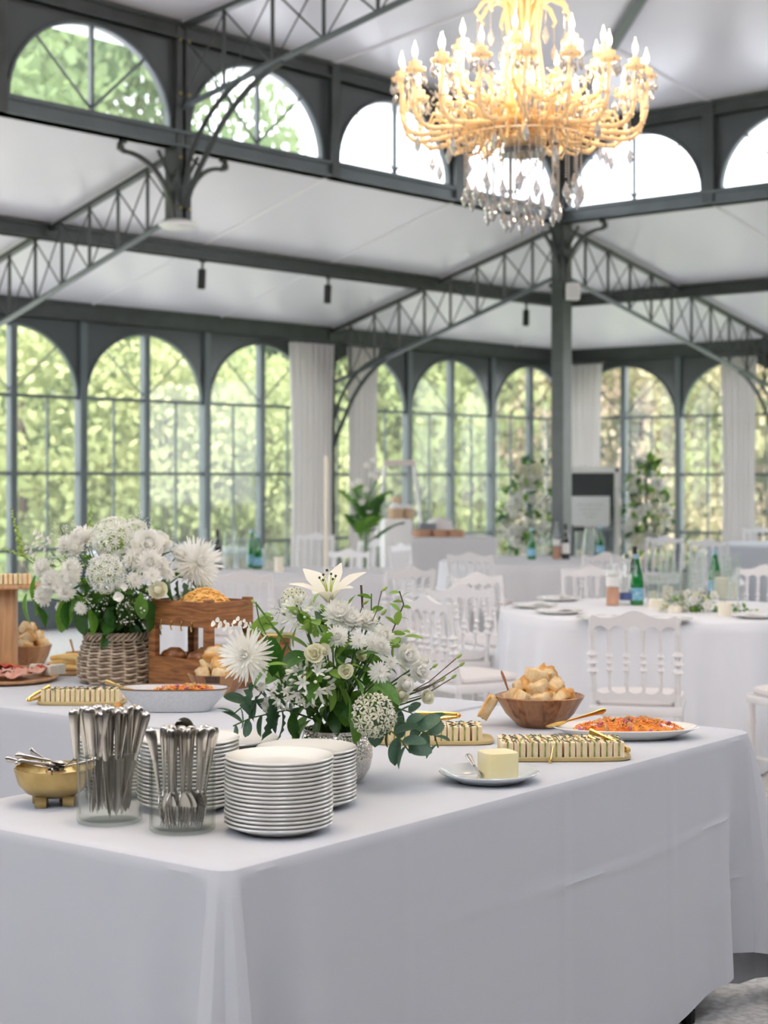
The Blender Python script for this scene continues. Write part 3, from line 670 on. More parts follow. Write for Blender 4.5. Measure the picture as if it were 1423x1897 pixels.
def knife_mesh():
    b = MB()
    # handle (top, z up) : z from 0 (tip) to .225
    b.tube([(0, 0, .122), (0, 0, .13), (0, 0, .15), (0, 0, .19), (0, 0, .215), (0, 0, .224), (0, 0, .227)], [.0055, .0066, .0078, .0102, .0124, .0105, .005], 8, flat=.6)
    me = [b]
    n = 12; L = []; Rr = []
    for i in range(n+1):
        z = .004 + .12*i/n; q = i/n; w = .0105*min(1, (q*3.5)**.5)*(1-.25*q)
        L.append((-.0065*min(1, (q*6)**.5), z)); Rr.append((w, z))
    c = MB(); c.strip([(x, z) for x, z in L], [(x, z) for x, z in Rr], -.0007, .0007); return b, c
kh, kb = knife_mesh(); khm = kh.mesh('handle', steel, 60); kbm = kb.mesh('blade', steel, 30)
def fork_meshes():
    b = MB().tube([(0, 0, .07), (0, 0, .10), (0, .001, .14), (0, .001, .175), (0, 0, .193), (0, 0, .2), (0, 0, .203)], [.0034, .0038, .0065, .0105, .0122, .009, .004], 8, flat=.45)
    c = MB()
    def sh(x, z): return (x, .006*sin((z/.07)*pi)*-1, z)
    m = MB(); n = 10; L = []; Q = []
    for i in range(n+1):
        z = .042+.03*i/n; w = .0125*(1-(i/n)**1.6)+.0028; L.append((-w, z)); Q.append((w, z))
    m.strip(L, Q, -.0008, .0008)
    for k in range(4):
        x = -.0108+.0072*k; L = []; Q = []
        for i in range(7): z = .0+.0435*i/6; w = .0011+.0012*min(1, i/3); L.append((x-w, z)); Q.append((x+w, z))
        m.strip(L, Q, -.0008, .0008)
    m.v = [(x, y-.0055*sin(min(1, z/.072)*pi), z) for x, y, z in m.v]
    return b.mesh('handle', steel, 60), m.mesh('tines', steel, 30)
fhm, ftm = fork_meshes()
def spoon_meshes(L=.2, m=None, bowl=(.022, .034)):
    b = MB().tube([(0, 0, bowl[1]*1.9), (0, 0, L*.5), (0, .0, L*.8), (0, 0, L*.95), (0, 0, L)], [.003, .003, .0055, .0085, .004], 8, flat=.4)
    c = MB().grid(lambda u, v: (bowl[0]*v*cos(2*pi*u)*(1-.12*sin(2*pi*u)), -.009*(1-v*v), bowl[1]*(1+v*sin(2*pi*u))), 20, 5, True)
    return b.mesh('handle', m or steel, 60), c.mesh('bowl', m or steel, None)
shm, sbm = spoon_meshes()
def cutlery(name, meshes, names, M, label, cat, grp):
    r = thing(name, label, cat, M, grp)
    for me, nm in zip(meshes, names): put(nm, me, r)
    return r
def lean(p, phi, rb, rt, h, roll):
    a = V((p.x+rb*cos(phi[0]), p.y+rb*sin(phi[0]), HT+.011)); b = V((p.x+rt*cos(phi[1]), p.y+rt*sin(phi[1]), HT+h)); d = b-a
    return T(a) @ aim(d, roll)
J1 = jar(203, 1523, .068, .150, 'clear glass jar holding knives, beside the brass bowl')
J2 = jar(338, 1539, .067, .148, 'clear glass jar holding forks and spoons, between knives and plates')
rnd = random.Random(4)
NK = 19; kn = []
for i in range(NK):
    q = i/(NK-1); row = i % 3
    a0 = rnd.uniform(0, 2*pi); x = -.052+.104*q; y = (-.032, .0, .03)[row]*sqrt(max(.1, 1-(x/.06)**2)); 
    xb = x*.8+rnd.uniform(-.016, .016)-.004; yb = y*.9
    rot = Euler((0, 0, 0)); a = V((J1.x+xb, J1.y+yb, HT+.010+rnd.uniform(0, .012))); bb = V((J1.x+x*1.12+rnd.uniform(-.012, .012), J1.y+y+rnd.uniform(-.012, .012), HT+.19)); kn.append((bb.x, a, bb))
kn.sort(key=lambda t: t[0])
for i, (_, a, bb) in enumerate(kn):
    cutlery('table_knife', (khm, kbm), ('handle', 'blade'), T(a) @ aim(bb-a, rnd.uniform(-.6, .6)+(pi if rnd.random() < .5 else 0)), 'silver knife standing in the knife jar, %s from the left' % nth(i), 'knife', 'knives in the glass jar')
fk = []
for i in range(18):
    q = i/17; x = -.05+.1*q; row = i % 3; y = (-.034, .0, .032)[row]*sqrt(max(.1, 1-(x/.062)**2))
    a = V((J2.x+x*.75+rnd.uniform(-.006, .006), J2.y+y*.95, HT+.012)); bb = V((J2.x+x*1.05+rnd.uniform(-.012, .012), J2.y+y*.8, HT+.19)); fk.append((bb.x, a, bb))
fk.sort(key=lambda t: t[0])
for i, (_, a, bb) in enumerate(fk):
    if i % 5 == 2: cutlery('table_spoon', (shm, sbm), ('handle', 'bowl'), T(a+V((0, 0, .0))) @ aim(bb-a, rnd.uniform(-.5, .5)), 'silver spoon standing in the fork jar, %s piece from the left' % nth(i), 'spoon', 'spoons in the glass jar')
    else: cutlery('table_fork', (fhm, ftm), ('handle', 'tines'), T(a) @ aim(bb-a, rnd.uniform(-.5, .5)), 'silver fork standing in the fork jar, %s piece from the left' % nth(i), 'fork', 'forks in the glass jar')
# one upside-down serving spoon rising above the fork jar
a = V((J2.x+.0, J2.y+.03, HT+.012)); s = cutlery('table_spoon', (shm, sbm), ('handle', 'bowl'), T(a+V((0, 0, .215))) @ X4.Rotation(pi, 4, 'X') @ rotz(pi*0), 'silver spoon in the fork jar with its bowl pointing up, highest of all', 'spoon', 'spoons in the glass jar')
# brass footed bowl with small spoons
p = G(100, 1490, HT); bw = thing('footed_bowl', 'brushed brass bowl on small feet at the left table edge', 'bowl', T(p.x, p.y, HT))
MB().lathe([(0, .018), (.035, .018), (.06, .028), (.078, .048), (.0865, .078), (.0875, .082), (.084, .0825), (.076, .052), (.058, .034), (.03, .025), (0, .024)], 48).obj('bowl', brass, bw)
for k in range(4):
    an = pi/4+k*pi/2+.3; MB().rbox((.042*cos(an), .042*sin(an), .012), (.026, .026, .026), .004).obj('foot', brass, bw)
ts = spoon_meshes(.115, steel, (.014, .02))
for i in range(9):
    an = rnd.uniform(0, 2*pi); rr = rnd.uniform(.0, .03)
    M = T(p.x+rr*cos(an)-.03*cos(an), p.y+rr*sin(an)-.03*sin(an), HT+.062+.0035*i) @ rotz(an) @ X4.Rotation(R(80), 4, 'Y') @ rotz(pi/2)
    cutlery('teaspoon', ts, ('handle', 'bowl'), M, 'small silver teaspoon lying in the brass bowl, %s from the bottom' % nth(i), 'spoon', 'teaspoons in the brass bowl')
# ---------------------------------------------------------------- foods
def wooden_bowl(px, py, r1, r0, h, label, seg=14, z=HT, mats=None):
    p = G(px, py, z); r = thing('wooden_bowl', label, 'bowl', T(p.x, p.y, z+.001))
    for k in range(seg):
        a0, a1 = 2*pi*k/seg+.2, 2*pi*(k+1)/seg+.2
        prof = [(0, .0), (r0, 0), (r0+(r1-r0)*.55, h*.42), (r1, h), (r1*.965, h+.002), (r0+(r1-r0)*.5, h*.46), (r0*.9, .012), (0, .012)]
        def fn(u, v): 
            i = min(int(round(v*(len(prof)-1))), len(prof)-1); a = a0+(a1-a0)*u; return (prof[i][0]*cos(a), prof[i][0]*sin(a), prof[i][1])
        mm = (mats or [acaciav])[k % len(mats or [acaciav])]
        MB().grid(fn, 4, len(prof)-1).obj('stave', mm, r, ang=50)
    return p
acb = wood('acacia_stave_light', (.36, .17, .07), (.52, .27, .12), .35, (16, 16, 2.5)); acm = wood('acacia_stave_mid', (.26, .11, .045), (.40, .19, .08), .35, (16, 16, 2.5))
breadm = []
def bread_mesh(seed, sz):
    rnd = random.Random(seed); bm = bmesh.new(); bmesh.ops.create_cube(bm, size=1)
    bmesh.ops.subdivide_edges(bm, edges=bm.edges[:], cuts=3, use_grid_fill=True)
    for q in bm.verts:
        c = q.co; n = c.normalized()*.62; c = c.lerp(n, .22); c += V((rnd.uniform(-1, 1), rnd.uniform(-1, 1), rnd.uniform(-1, 1)))*.04
        q.co = V((c.x*sz[0], c.y*sz[1], c.z*sz[2]))
    me = bpy.data.meshes.new('bread'); me.materials.append(crumb); me.materials.append(crust)
    for f in bm.faces: f.smooth = True; f.material_index = 1 if f.calc_center_median().x < -sz[0]*.24 or f.calc_center_median().z < -sz[2]*.40 else 0
    bm.to_mesh(me); bm.free(); return me
BR_M = [bread_mesh(i, (.052+.004*(i % 3), .045, .042)) for i in range(5)]
def breads(p, r, z, n, where, grp, seed, up=.03, sc=1.0):
    rnd = random.Random(seed); k = 0
    for lay in range(3):
        m = [n//2, n//3, n - n//2 - n//3][lay]; rr = r*(1-.36*lay)
        for i in range(m):
            a = 2*pi*i/m+lay*.7; q = rr*.62 if m > 2 else rr*.25
            M = T(p.x+q*cos(a), p.y+q*sin(a), z+lay*up*sc) @ Euler((rnd.uniform(-.7, .7), rnd.uniform(-.7, .7), rnd.uniform(0, 6))).to_matrix().to_4x4() @ X4.Scale(sc, 4)
            fb = 'front' if sin(a) < -.3 else ('back' if sin(a) > .3 else 'middle'); side = 'left' if cos(a) < -.33 else ('right' if cos(a) > .33 else 'centre')
            o = put('bread_piece', BR_M[(i+lay) % 5], None, M)
            tag(o, 'torn bread piece in %s, %s layer, %s %s, %s placed' % (where, ['lowest', 'middle', 'top'][lay], fb, side, nth(k)), 'bread', grp); k += 1
WB = wooden_bowl(1000, 1345, .130, .062, .088, 'acacia wood bowl of bread pieces at the back of the near table', 14, mats=[acaciav, acm, acaciav, acb])
breads(WB, .115, HT+.083, 17, 'the near wooden bowl', 'bread pieces in the near wooden bowl', 3)
# wooden salad servers in bread bowl
for k, (dx, dy, ln) in enumerate(((-.075, .02, 'left'), (-.012, .045, 'middle'))):
    r = thing('serving_tongs', 'reddish wooden server handle rising from the %s of the near bread bowl' % ln, 'server', T(WB.x+dx, WB.y+dy, HT+.06) @ Euler((.3, -.35+.3*k, 0)).to_matrix().to_4x4(), 'wooden servers in the bread bowl')
    MB().tube([(0, 0, 0), (0, 0, .06), (0, 0, .09), (0, 0, .108), (0, 0, .114)], [.006, .007, .012, .010, .003], 8, flat=.4).obj('handle', mat('server_wood', (.38, .12, .04), .3, coat=.5), r)
o = put('bread_piece', bread_mesh(9, (.03, .03, .075)), None, T(WB.x-.150, WB.y-.01, HT+.057) @ Euler((.3, .5, 0)).to_matrix().to_4x4()); tag(o, 'long crusty bread piece hanging over the left rim of the near bowl', 'bread', 'bread pieces in the near wooden bowl')
# platters
def oval_dish(p, a, b, h, m, label, rim=None, z=HT, rot=0, pw=2.3, wall=.006):
    r = thing('serving_dish', label, 'dish', T(p.x, p.y, z+.001) @ rotz(rot))
    pr = [(0, 0), (.60, 0), (.66, .004/h*h*.3), (.86, h*.55), (1.0, h), (.985, h+.002), (.955, h-.002), (.83, h*.55), (.62, .008), (0, .008)]
    MB().lathe([(q, zz) for q, zz in pr], 56, sx=a, sy=b, p=pw).obj('body', m, r)
    if rim: MB().lathe([(1.003, h-.0015), (1.0, h+.003), (.97, h+.002), (.965, h-.003)], 56, sx=a, sy=b, p=pw).obj('rim', rim, r)
    return r
carrotm = mat('carrot', (.78, .20, .03), .4, 0, var=(30, (.88, .38, .06)), spec=.5)
onionm = mat('red_onion', (.45, .12, .25), .4); herbm = mat('herb', (.06, .12, .02), .6); chickm = mat('roasted_piece', (.55, .27, .09), .5, 0, var=(40, (.75, .48, .22)))
def salad(p, a, b, z, h, label, seed, rot=0, n=240):
    rnd = random.Random(seed); r = thing('salad', label, 'salad', T(p.x, p.y, z) @ rotz(rot))
    def pt():
        while 1:
            x, y = rnd.uniform(-1, 1), rnd.uniform(-1, 1)
            if x*x+y*y < 1: return x*a, y*b, h*max(0, 1-(x*x+y*y))**.6
    c = MB(); MB().grid(lambda u, v: (a*.97*v*cos(2*pi*u), b*.97*v*sin(2*pi*u), h*.85*(1-v*v)), 28, 6, True).obj('mound', carrotm, r)
    for i in range(n):
        x, y, zz = pt(); L = rnd.uniform(.012, .028); an = rnd.uniform(0, 6)
        c.tube([(x-L*cos(an)/2, y-L*sin(an)/2, zz), (x, y, zz+rnd.uniform(.002, .008)), (x+L*cos(an)/2, y+L*sin(an)/2, zz+rnd.uniform(-.003, .003))], .0016, 4)
    o = c.obj('carrot_shreds', carrotm, r); o['kind'] = 'stuff'
    for nm, m, k, s in (('roasted_pieces', chickm, n//9, .010), ('onion_pieces', onionm, n//14, .007), ('herbs', herbm, n//12, .004)):
        c = MB()
        for i in range(k):
            x, y, zz = pt(); c.ball((0, 0, 0), s*rnd.uniform(.7, 1.2), 1, T(x, y, zz+.003) @ Euler((rnd.uniform(0, 3), rnd.uniform(0, 3), 0)).to_matrix().to_4x4(), (1.2, .9, .6))
        o = c.obj(nm, m, r); o['kind'] = 'stuff'
DP1 = G(1158, 1366, HT)
oval_dish(DP1, .203, .115, .030, china, 'white oval platter of carrot salad at the far end of the near table', pw=2.2)
salad(DP1+V((.01, .0, 0)), .150, .082, HT+.018, .030, 'orange carrot salad with roasted pieces on the white oval platter', 5)
def bar_spoon(M, label, L=.2, m=gold, bowl=(.019, .036)):
    h, c = spoon_meshes(L, m, bowl); return cutlery('serving_spoon', (h, c), ('handle', 'bowl'), M, label, 'spoon', None)
def between(a, b, roll=0): return T(a) @ aim(V(b)-V(a), roll)
bar_spoon(between(DP1+V((-.222, -.01, .030)), DP1+V((-.05, .05, .068)), R(90)*0), 'gold serving spoon resting on the left end of the oval platter', .19)
# sandwiches
sandm = []
def sandwich_mesh(seed, L=.031, Wd=.0285, hh=.038):
    rnd = random.Random(seed); b = MB(); layers = [(0, .42, 0), (.42, .56, 1), (.56, 1.0, 0)]
    me = bpy.data.meshes.new('sandwich'); vs = []; fs = []; mi = []
    for (a, c, m) in layers:
        g = .0016*(1 if m else 0); o = MB().rbox((0, 0, 0), (Wd*(c-a), L+2*g, hh+2*g), .0011, T(-Wd/2+Wd*(a+c)/2+rnd.uniform(-.0004, .0004), 0, hh/2))
        k = len(vs); vs += o.v; fs += [tuple(i+k for i in f) for f in o.f]; mi += [m]*len(o.f)
    me.from_pydata(vs, [], fs)
    for m in (breadw, fillA[seed % 2], fillA[(seed+1) % 2]): me.materials.append(m)
    for p_, m in zip(me.polygons, mi): p_.material_index = m
    return me
breadw = mat('sandwich_bread', (.82, .64, .38), .85, 0, var=(50, (.90, .80, .58)))
fillA = [mat('green_filling', (.14, .24, .04), .6, 0, var=(80, (.45, .45, .16))), mat('cheese_filling', (.66, .30, .06), .5)]
SW = [sandwich_mesh(i) for i in range(4)]
drizm = mat('dark_glaze', (.03, .02, .01), .25); sprm = mat('pesto', (.10, .16, .03), .6)
def board(px, py, a, b, label, z=HT, rot=0):
    p = G(px, py, z); r = thing('serving_board', label, 'serving board', T(p.x, p.y, z+.001) @ rotz(rot))
    MB().lathe([(0, 0), (.97, 0), (1, .003), (1, .010), (.985, .012), (.97, .010), (.955, .007), (0, .007)], 64, sx=a, sy=b, p=4.5).obj('tray', boardm, r); return p
def sandwiches(p, rows, cols, dx, dy, where, grp, seed, rot=0, lay=1, x0=0, hscale=1):
    rnd = random.Random(seed)
    for l in range(lay):
        for i in range(rows):
            for j in range(cols):
                x = (j-(cols-1)/2)*dx + x0 + l*dx*.4; y = (i-(rows-1)/2)*dy; M = T(p.x, p.y, HT+.0095+l*.038) @ rotz(rot) @ T(x+rnd.uniform(-.001, .001), y, 0) @ rotz(rnd.uniform(-.08, .08)) @ X4.Scale(hscale, 4)
                o = put('sandwich', SW[(i+j*2+l) % 4], None, M); rl = ['front', 'middle', 'back', 'rearmost'][i] if rows > 1 else 'only'
                tag(o, 'small finger sandwich on %s, %s row, %s from the left%s' % (where, rl, nth(j), ', upper layer' if l else ''), 'sandwich', grp)
    c = MB(); W2 = cols*dx/2; D2 = rows*dy/2
    for k in range(int(cols*1.2)):
        x = -W2+2*W2*(k+.5)/(cols*1.2)+x0; c.tube([(x+rnd.uniform(-.009, .009), y, HT+.0105+.038*lay*hscale+.001) for y in [-D2+2*D2*q/6 for q in range(7)]], .0013, 4)
    o = c.obj('glaze_drizzle', drizm, None, T(p.x, p.y, 0) @ rotz(rot)); tag(o, 'dark glaze drizzled over the sandwiches on %s' % where, 'glaze', kind='stuff')
    c = MB()
    for k in range(rows*cols*2): 
        s = rnd.uniform(.002, .004); c.ball((rnd.uniform(-W2, W2)+x0, rnd.uniform(-D2, D2), HT+.0105+.038*lay*hscale), s, 0, None, (1.5, 1.2, .5))
    o = c.obj('herb_topping', sprm, None, T(p.x, p.y, 0) @ rotz(rot)); tag(o, 'green pesto and herbs scattered over the sandwiches on %s' % where, 'herbs', kind='stuff')
B1 = board(1038, 1403, .178, .078, 'long gold rimmed board of drizzled sandwiches in front of the bread bowl', rot=.02)
sandwiches(B1, 4, 10, .0315, .034, 'the board before the bread bowl', 'sandwiches on the board before the bread bowl', 1, rot=.02)
B2 = board(800, 1374, .168, .075, 'gold rimmed board of sandwiches behind the eucalyptus leaves', rot=.0)
sandwiches(B2, 3, 8, .032, .035, 'the board behind the eucalyptus', 'sandwiches on the board behind the eucalyptus', 2, lay=1, x0=.008)
def tongs(a, b, label, m=gold, w=.022):
    a = V(a); b = V(b); L = (b-a).length; r = thing('tongs', label, 'tongs', T(a) @ aim(b-a, 0), 'gold serving tongs')
    for s in (-1, 1):
        MB().tube([(0, s*w*.15, L), (0, s*w*.3, L*.7), (0, s*w*.4, L*.3), (0, s*w*.4, 0)], [.004, .0055, .005, .008], 6, flat=.5).obj('arm', m, r)
    MB().ball((0, 0, L), .008, 1).obj('hinge', m, r)
tongs(B1+V((.075, .01, .058)), B1+V((.168, -.045, .026)), 'gold tongs lying on the right end of the near sandwich board')
tongs(B2+V((-.04, .05, .06)), B2+V((.075, .04, .066)), 'gold tongs on top of the sandwiches behind the eucalyptus')
r = thing('cocktail_pick', 'thin gold pick leaning on the front of the near sandwich board', 'pick', between(B1+V((-.035, -.095, .006)), B1+V((-.022, -.055, .05))))
MB().tube([(0, 0, 0), (0, 0, .058)], .0018, 6).obj('stem', gold, r); MB().ball((0, 0, 0), .006, 1).obj('tip', gold, r)
# butter
BP = G(906, 1447, HT); pm = plate_mesh(.119, china2, .020)
o = put('plate', pm, None, T(BP.x, BP.y, HT+.001)); tag(o, 'glossy grey-white plate holding the block of butter', 'plate')
butm = mat('butter', (.86, .76, .42), .35, 0, sss=.3, var=(9, (.90, .82, .52)))
o = MB().lathe([(0, 0), (.97, 0), (1, .003), (1, .062), (.97, .066), (0, .067)], 40, sx=.042, sy=.042, p=4.5).obj('butter_block', butm, None, T(BP.x+.020, BP.y-.018, HT+.0075) @ rotz(.35)); tag(o, 'tall pale yellow block of butter standing on the plate', 'butter')
r = cutlery('butter_knife', (khm, kbm), ('handle', 'blade'), between(BP+V((-.020, -.052, .015)), BP+V((-.045, .11, .045)), R(90)) @ X4.Scale(.72, 4), 'silver butter knife leaning on the plate beside the butter', 'knife', None)
# ================================================================ rear table foods
B3 = board(152, 1303, .140, .062, 'small gold board of sandwiches in front of the wicker basket')
sandwiches(B3, 2, 8, .0315, .036, 'the board before the wicker basket', 'sandwiches on the board before the basket', 3, lay=1)
tongs(B3+V((-.10, .0, .045)), B3+V((-.16, -.05, .018)), 'gold tongs propped on the left end of the rear sandwich board')
DP2 = G(323, 1316, HT); greyw = mat('speckled_glaze', (.66, .67, .68), .25, 0, var=(160, (.58, .60, .62)), coat=.3); brim = mat('brown_rim', (.20, .12, .06), .4)
oval_dish(DP2, .170, .085, .070, greyw, 'deep oval grey dish with brown rim on the rear table', brim, pw=3.0)
salad(DP2+V((.03, 0, 0)), .115, .058, HT+.046, .028, 'orange carrot salad in the deep grey dish', 7, n=170)
bar_spoon(between(DP2+V((-.10, .0, .052)), DP2+V((-.215, .03, .085)), 0), 'brass spoon resting on the left rim of the grey dish', .13, brass)
o = MB().ball((0, 0, .012), .016, 2, None, (1, .7, .8)).obj('dried_apricot', mat('apricot', (.75, .33, .05), .4), None, T(G(219, 1316, HT))); tag(o, 'orange dried apricot beside the grey dish', 'fruit')
# wooden tiered stand
p = G(372, 1272, HT); ST = T(p.x, p.y, HT+.001) @ rotz(R(-40))
st_ = thing('tiered_stand', 'wooden two tier crate stand with gold hooks, full of pastries', 'stand', ST)
w, dd = .145, .10
for (z0, z1) in ((.0, .105), (.215, .30)):
    for y in (-dd, dd): MB().rbox((0, y, (z0+z1)/2), (2*w, .014, z1-z0), .002).obj('board', standw, st_)
    for x in (-w, w): MB().rbox((x, 0, (z0+z1)/2), (.014, 2*dd-.014, z1-z0), .002).obj('board', standw, st_)
    MB().box(-w, w, -dd, dd, z0+.004, z0+.014).obj('shelf', standw, st_)
for x in (-w+.01, w-.01):
    for y in (-dd+.008, dd-.008): MB().rbox((x, y, .155), (.032, .024, .31), .002).obj('post', standw, st_)
for k in range(4): MB().tube([(-.08+.05*k, -dd-.008, .232), (-.08+.05*k, -dd-.013, .212), (-.08+.05*k, -dd-.010, .200)], .003, 5).obj('hook', gold, st_)
cornm = mat('golden_flakes', (.72, .36, .08), .6, 0, var=(60, (.88, .58, .20)))
b = MB(); rnd = random.Random(8); b.grid(lambda u, v: (.105*v*cos(2*pi*u), .075*v*sin(2*pi*u), .05*(1-v*v)), 24, 5, True)
for i in range(260):
    an = rnd.uniform(0, 6.28); q = sqrt(rnd.random()); b.ball((.105*q*cos(an), .075*q*sin(an), .052*(1-q*q)+.002), rnd.uniform(.004, .008), 0, None, (1.3, .8, .7))
o = b.obj('crispy_flakes', cornm, None, ST @ T(.02, 0, .285)); tag(o, 'heap of golden crispy flakes on top of the tiered stand', 'food', kind='stuff')
pastm = mat('croissant_crust', (.22, .07, .02), .35, 0, var=(25, (.48, .20, .06)), bump=(30, .3))
for k, (x, y, a) in enumerate(((-.09, -.05, .3), (-.02, .02, -.2), (.05, -.05, .5), (.09, .04, 1.2))):
    pts = [(.05*sin(t), .018*cos(t*1.1), .0) for t in [(-1.2+.3*i) for i in range(9)]]; rs = [.006, .014, .020, .025, .027, .025, .020, .014, .006]
    b = MB().tube(pts, [q*(1+.10*(i % 2)) for i, q in enumerate(rs)], 10)
    o = b.obj('croissant', pastm, None, ST @ T(x, y, .105) @ rotz(a)); tag(o, 'dark glazed croissant in the lower crate of the stand, %s from the left' % nth(k), 'croissant', 'croissants in the wooden stand')
WB2 = wooden_bowl(402, 1286, .098, .055, .068, 'striped wooden bowl of bread in front of the tiered stand', 12, mats=[acb, acm, darkac, acb, acm, acb])
breads(WB2, .085, HT+.068, 11, 'the striped bowl', 'bread pieces in the striped bowl', 6)
# tray of toast behind the near bouquet
p = G(500, 1226, HT); o = thing('gold_tray', 'gold handled tray behind the lily on a low riser', 'tray', T(p.x, p.y, HT))
MB().rbox((0, 0, .05), (.16, .10, .10), .004).obj('riser', standw, o); MB().rbox((0, 0, .105), (.2, .11, .012), .004).obj('tray', gold, o)
# charcuterie
CB = G(12, 1262, HT); r = thing('serving_board', 'round wooden board of cured meats at the left picture edge', 'serving board', T(CB.x, CB.y, HT+.001))
MB().lathe([(0, 0), (.155, 0), (.178, .010), (.180, .016), (.172, .017), (.15, .010), (0, .010)], 56).obj('board', oak, r)
meats = [mat('cured_ham', (.42, .03, .012), .4, 0, var=(30, (.62, .12, .06))), mat('cooked_ham', (.62, .27, .20), .45, 0, var=(30, (.76, .46, .38)))]
rnd = random.Random(12)
for k in range(26):
    m = meats[0] if k < 13 else meats[1]; x = rnd.uniform(-.11, .12); y = rnd.uniform(.0, .09) if k < 13 else rnd.uniform(-.13, -.02); ph = rnd.uniform(0, 6)
    b = MB().grid(lambda u, v: (.042*(v*.9+.1)*cos(2*pi*u)*1.2, .03*(v*.9+.1)*sin(2*pi*u), .006*sin(4*2*pi*u+ph)*v+.010*(1-v)+.004*sin(9*u+v*7)), 22, 4, True)
    zz = (.045 if k < 13 else .028) + .001*k - .0*x
    o = b.obj('meat_slice', m, None, T(CB.x+x, CB.y+y, HT+.006+zz-.02) @ Euler((rnd.uniform(-.3, .3), rnd.uniform(-.3, .3), rnd.uniform(0, 6))).to_matrix().to_4x4())
    tag(o, ('ruffled dark red cured ham slice, %s of the rear heap' if k < 13 else 'pale pink ham slice, %s of the front heap') % nth(k % 13), 'meat', 'red ham slices on the round board' if k < 13 else 'pink ham slices on the round board')
for k, (dx, dy) in enumerate(((.085, .10), (.125, .085), (.165, .10), (.15, .06))):
    o = MB().rbox((0, 0, .02), (.045, .03, .036), .004).obj('cheese_block', mat('cheese', (.84, .80, .70), .6, sss=.1), None, T(CB.x+dx, CB.y+dy, HT+.012) @ rotz(.3*k)); tag(o, 'white cheese block behind the cured meats, %s from the left' % nth([0, 1, 3, 2][k]), 'cheese', 'cheese blocks by the cured meats')
r = thing('serving_board', 'small wooden board carrying bread sticks and a sauce pot', 'serving board', T(G(128, 1248, HT)))
MB().rbox((0, 0, .008), (.17, .15, .014), .004).obj('board', oak, r); PB = G(128, 1248, HT)
stickm = mat('breadstick', (.80, .50, .14), .6, 0, var=(25, (.88, .65, .28)))
for k in range(9):
    a = rnd.uniform(-.5, .7); o = MB().tube([(-.055, 0, 0), (-.02, 0, .004), (.02, 0, .003), (.055, 0, 0)], [.008, .0105, .0105, .008], 8).obj('breadstick', stickm, None, T(PB.x+.01*(k % 3)-.01, PB.y-.045+.035*(k % 3), HT+.026+.017*(k//3)) @ rotz(a)); tag(o, 'golden breadstick left of the wicker basket, %s in its %s layer' % (nth(k % 3), ['bottom', 'middle', 'top'][k//3]), 'breadstick', 'breadsticks left of the basket')
p = G(140, 1232, HT); r = thing('sauce_pot', 'small tan pot with a wooden stick left of the basket', 'pot', T(p.x, p.y, HT+.016))
MB().lathe([(0, 0), (.034, 0), (.036, .03), (.037, .034), (.034, .034), (.033, .006), (0, .006)], 28).obj('pot', oak, r)
o = tag(MB().tube([(0, 0, 0), (-.02, 0, .075)], [.003, .005], 6).obj('wooden_stick', oak, None, T(p.x, p.y, HT+.024)), 'pale wooden stick standing in the small tan pot', 'stick')
WB3 = wooden_bowl(52, 1231, .092, .060, .075, 'wooden bowl of bread behind the cured meats at left', 12, mats=[acb, oak, acm])
breads(WB3, .08, HT+.076, 9, 'the far left bowl', 'bread pieces in the far left bowl', 9)
p = G(-4, 1250, HT); r = thing('pedestal_stand', 'tall light wooden stand with a small shelf at the left picture edge', 'stand', T(p.x, p.y+.10, HT))
MB().rbox((0, 0, .155), (.095, .05, .31), .004).obj('post', oak, r); MB().rbox((.02, 0, .318), (.24, .18, .014), .004).obj('shelf', oak, r); MB().rbox((0, 0, .008), (.16, .14, .016), .004).obj('base', oak, r)
PS = V((p.x, p.y+.10, HT+.327))
for k in range(4):
    o = put('sandwich', SW[k], None, T(PS.x-.01+.033*k, PS.y-.03, PS.z) @ rotz(.2*k)); tag(o, 'small toast on the light wooden stand, %s from the left' % nth(k), 'sandwich', 'toasts on the wooden stand')
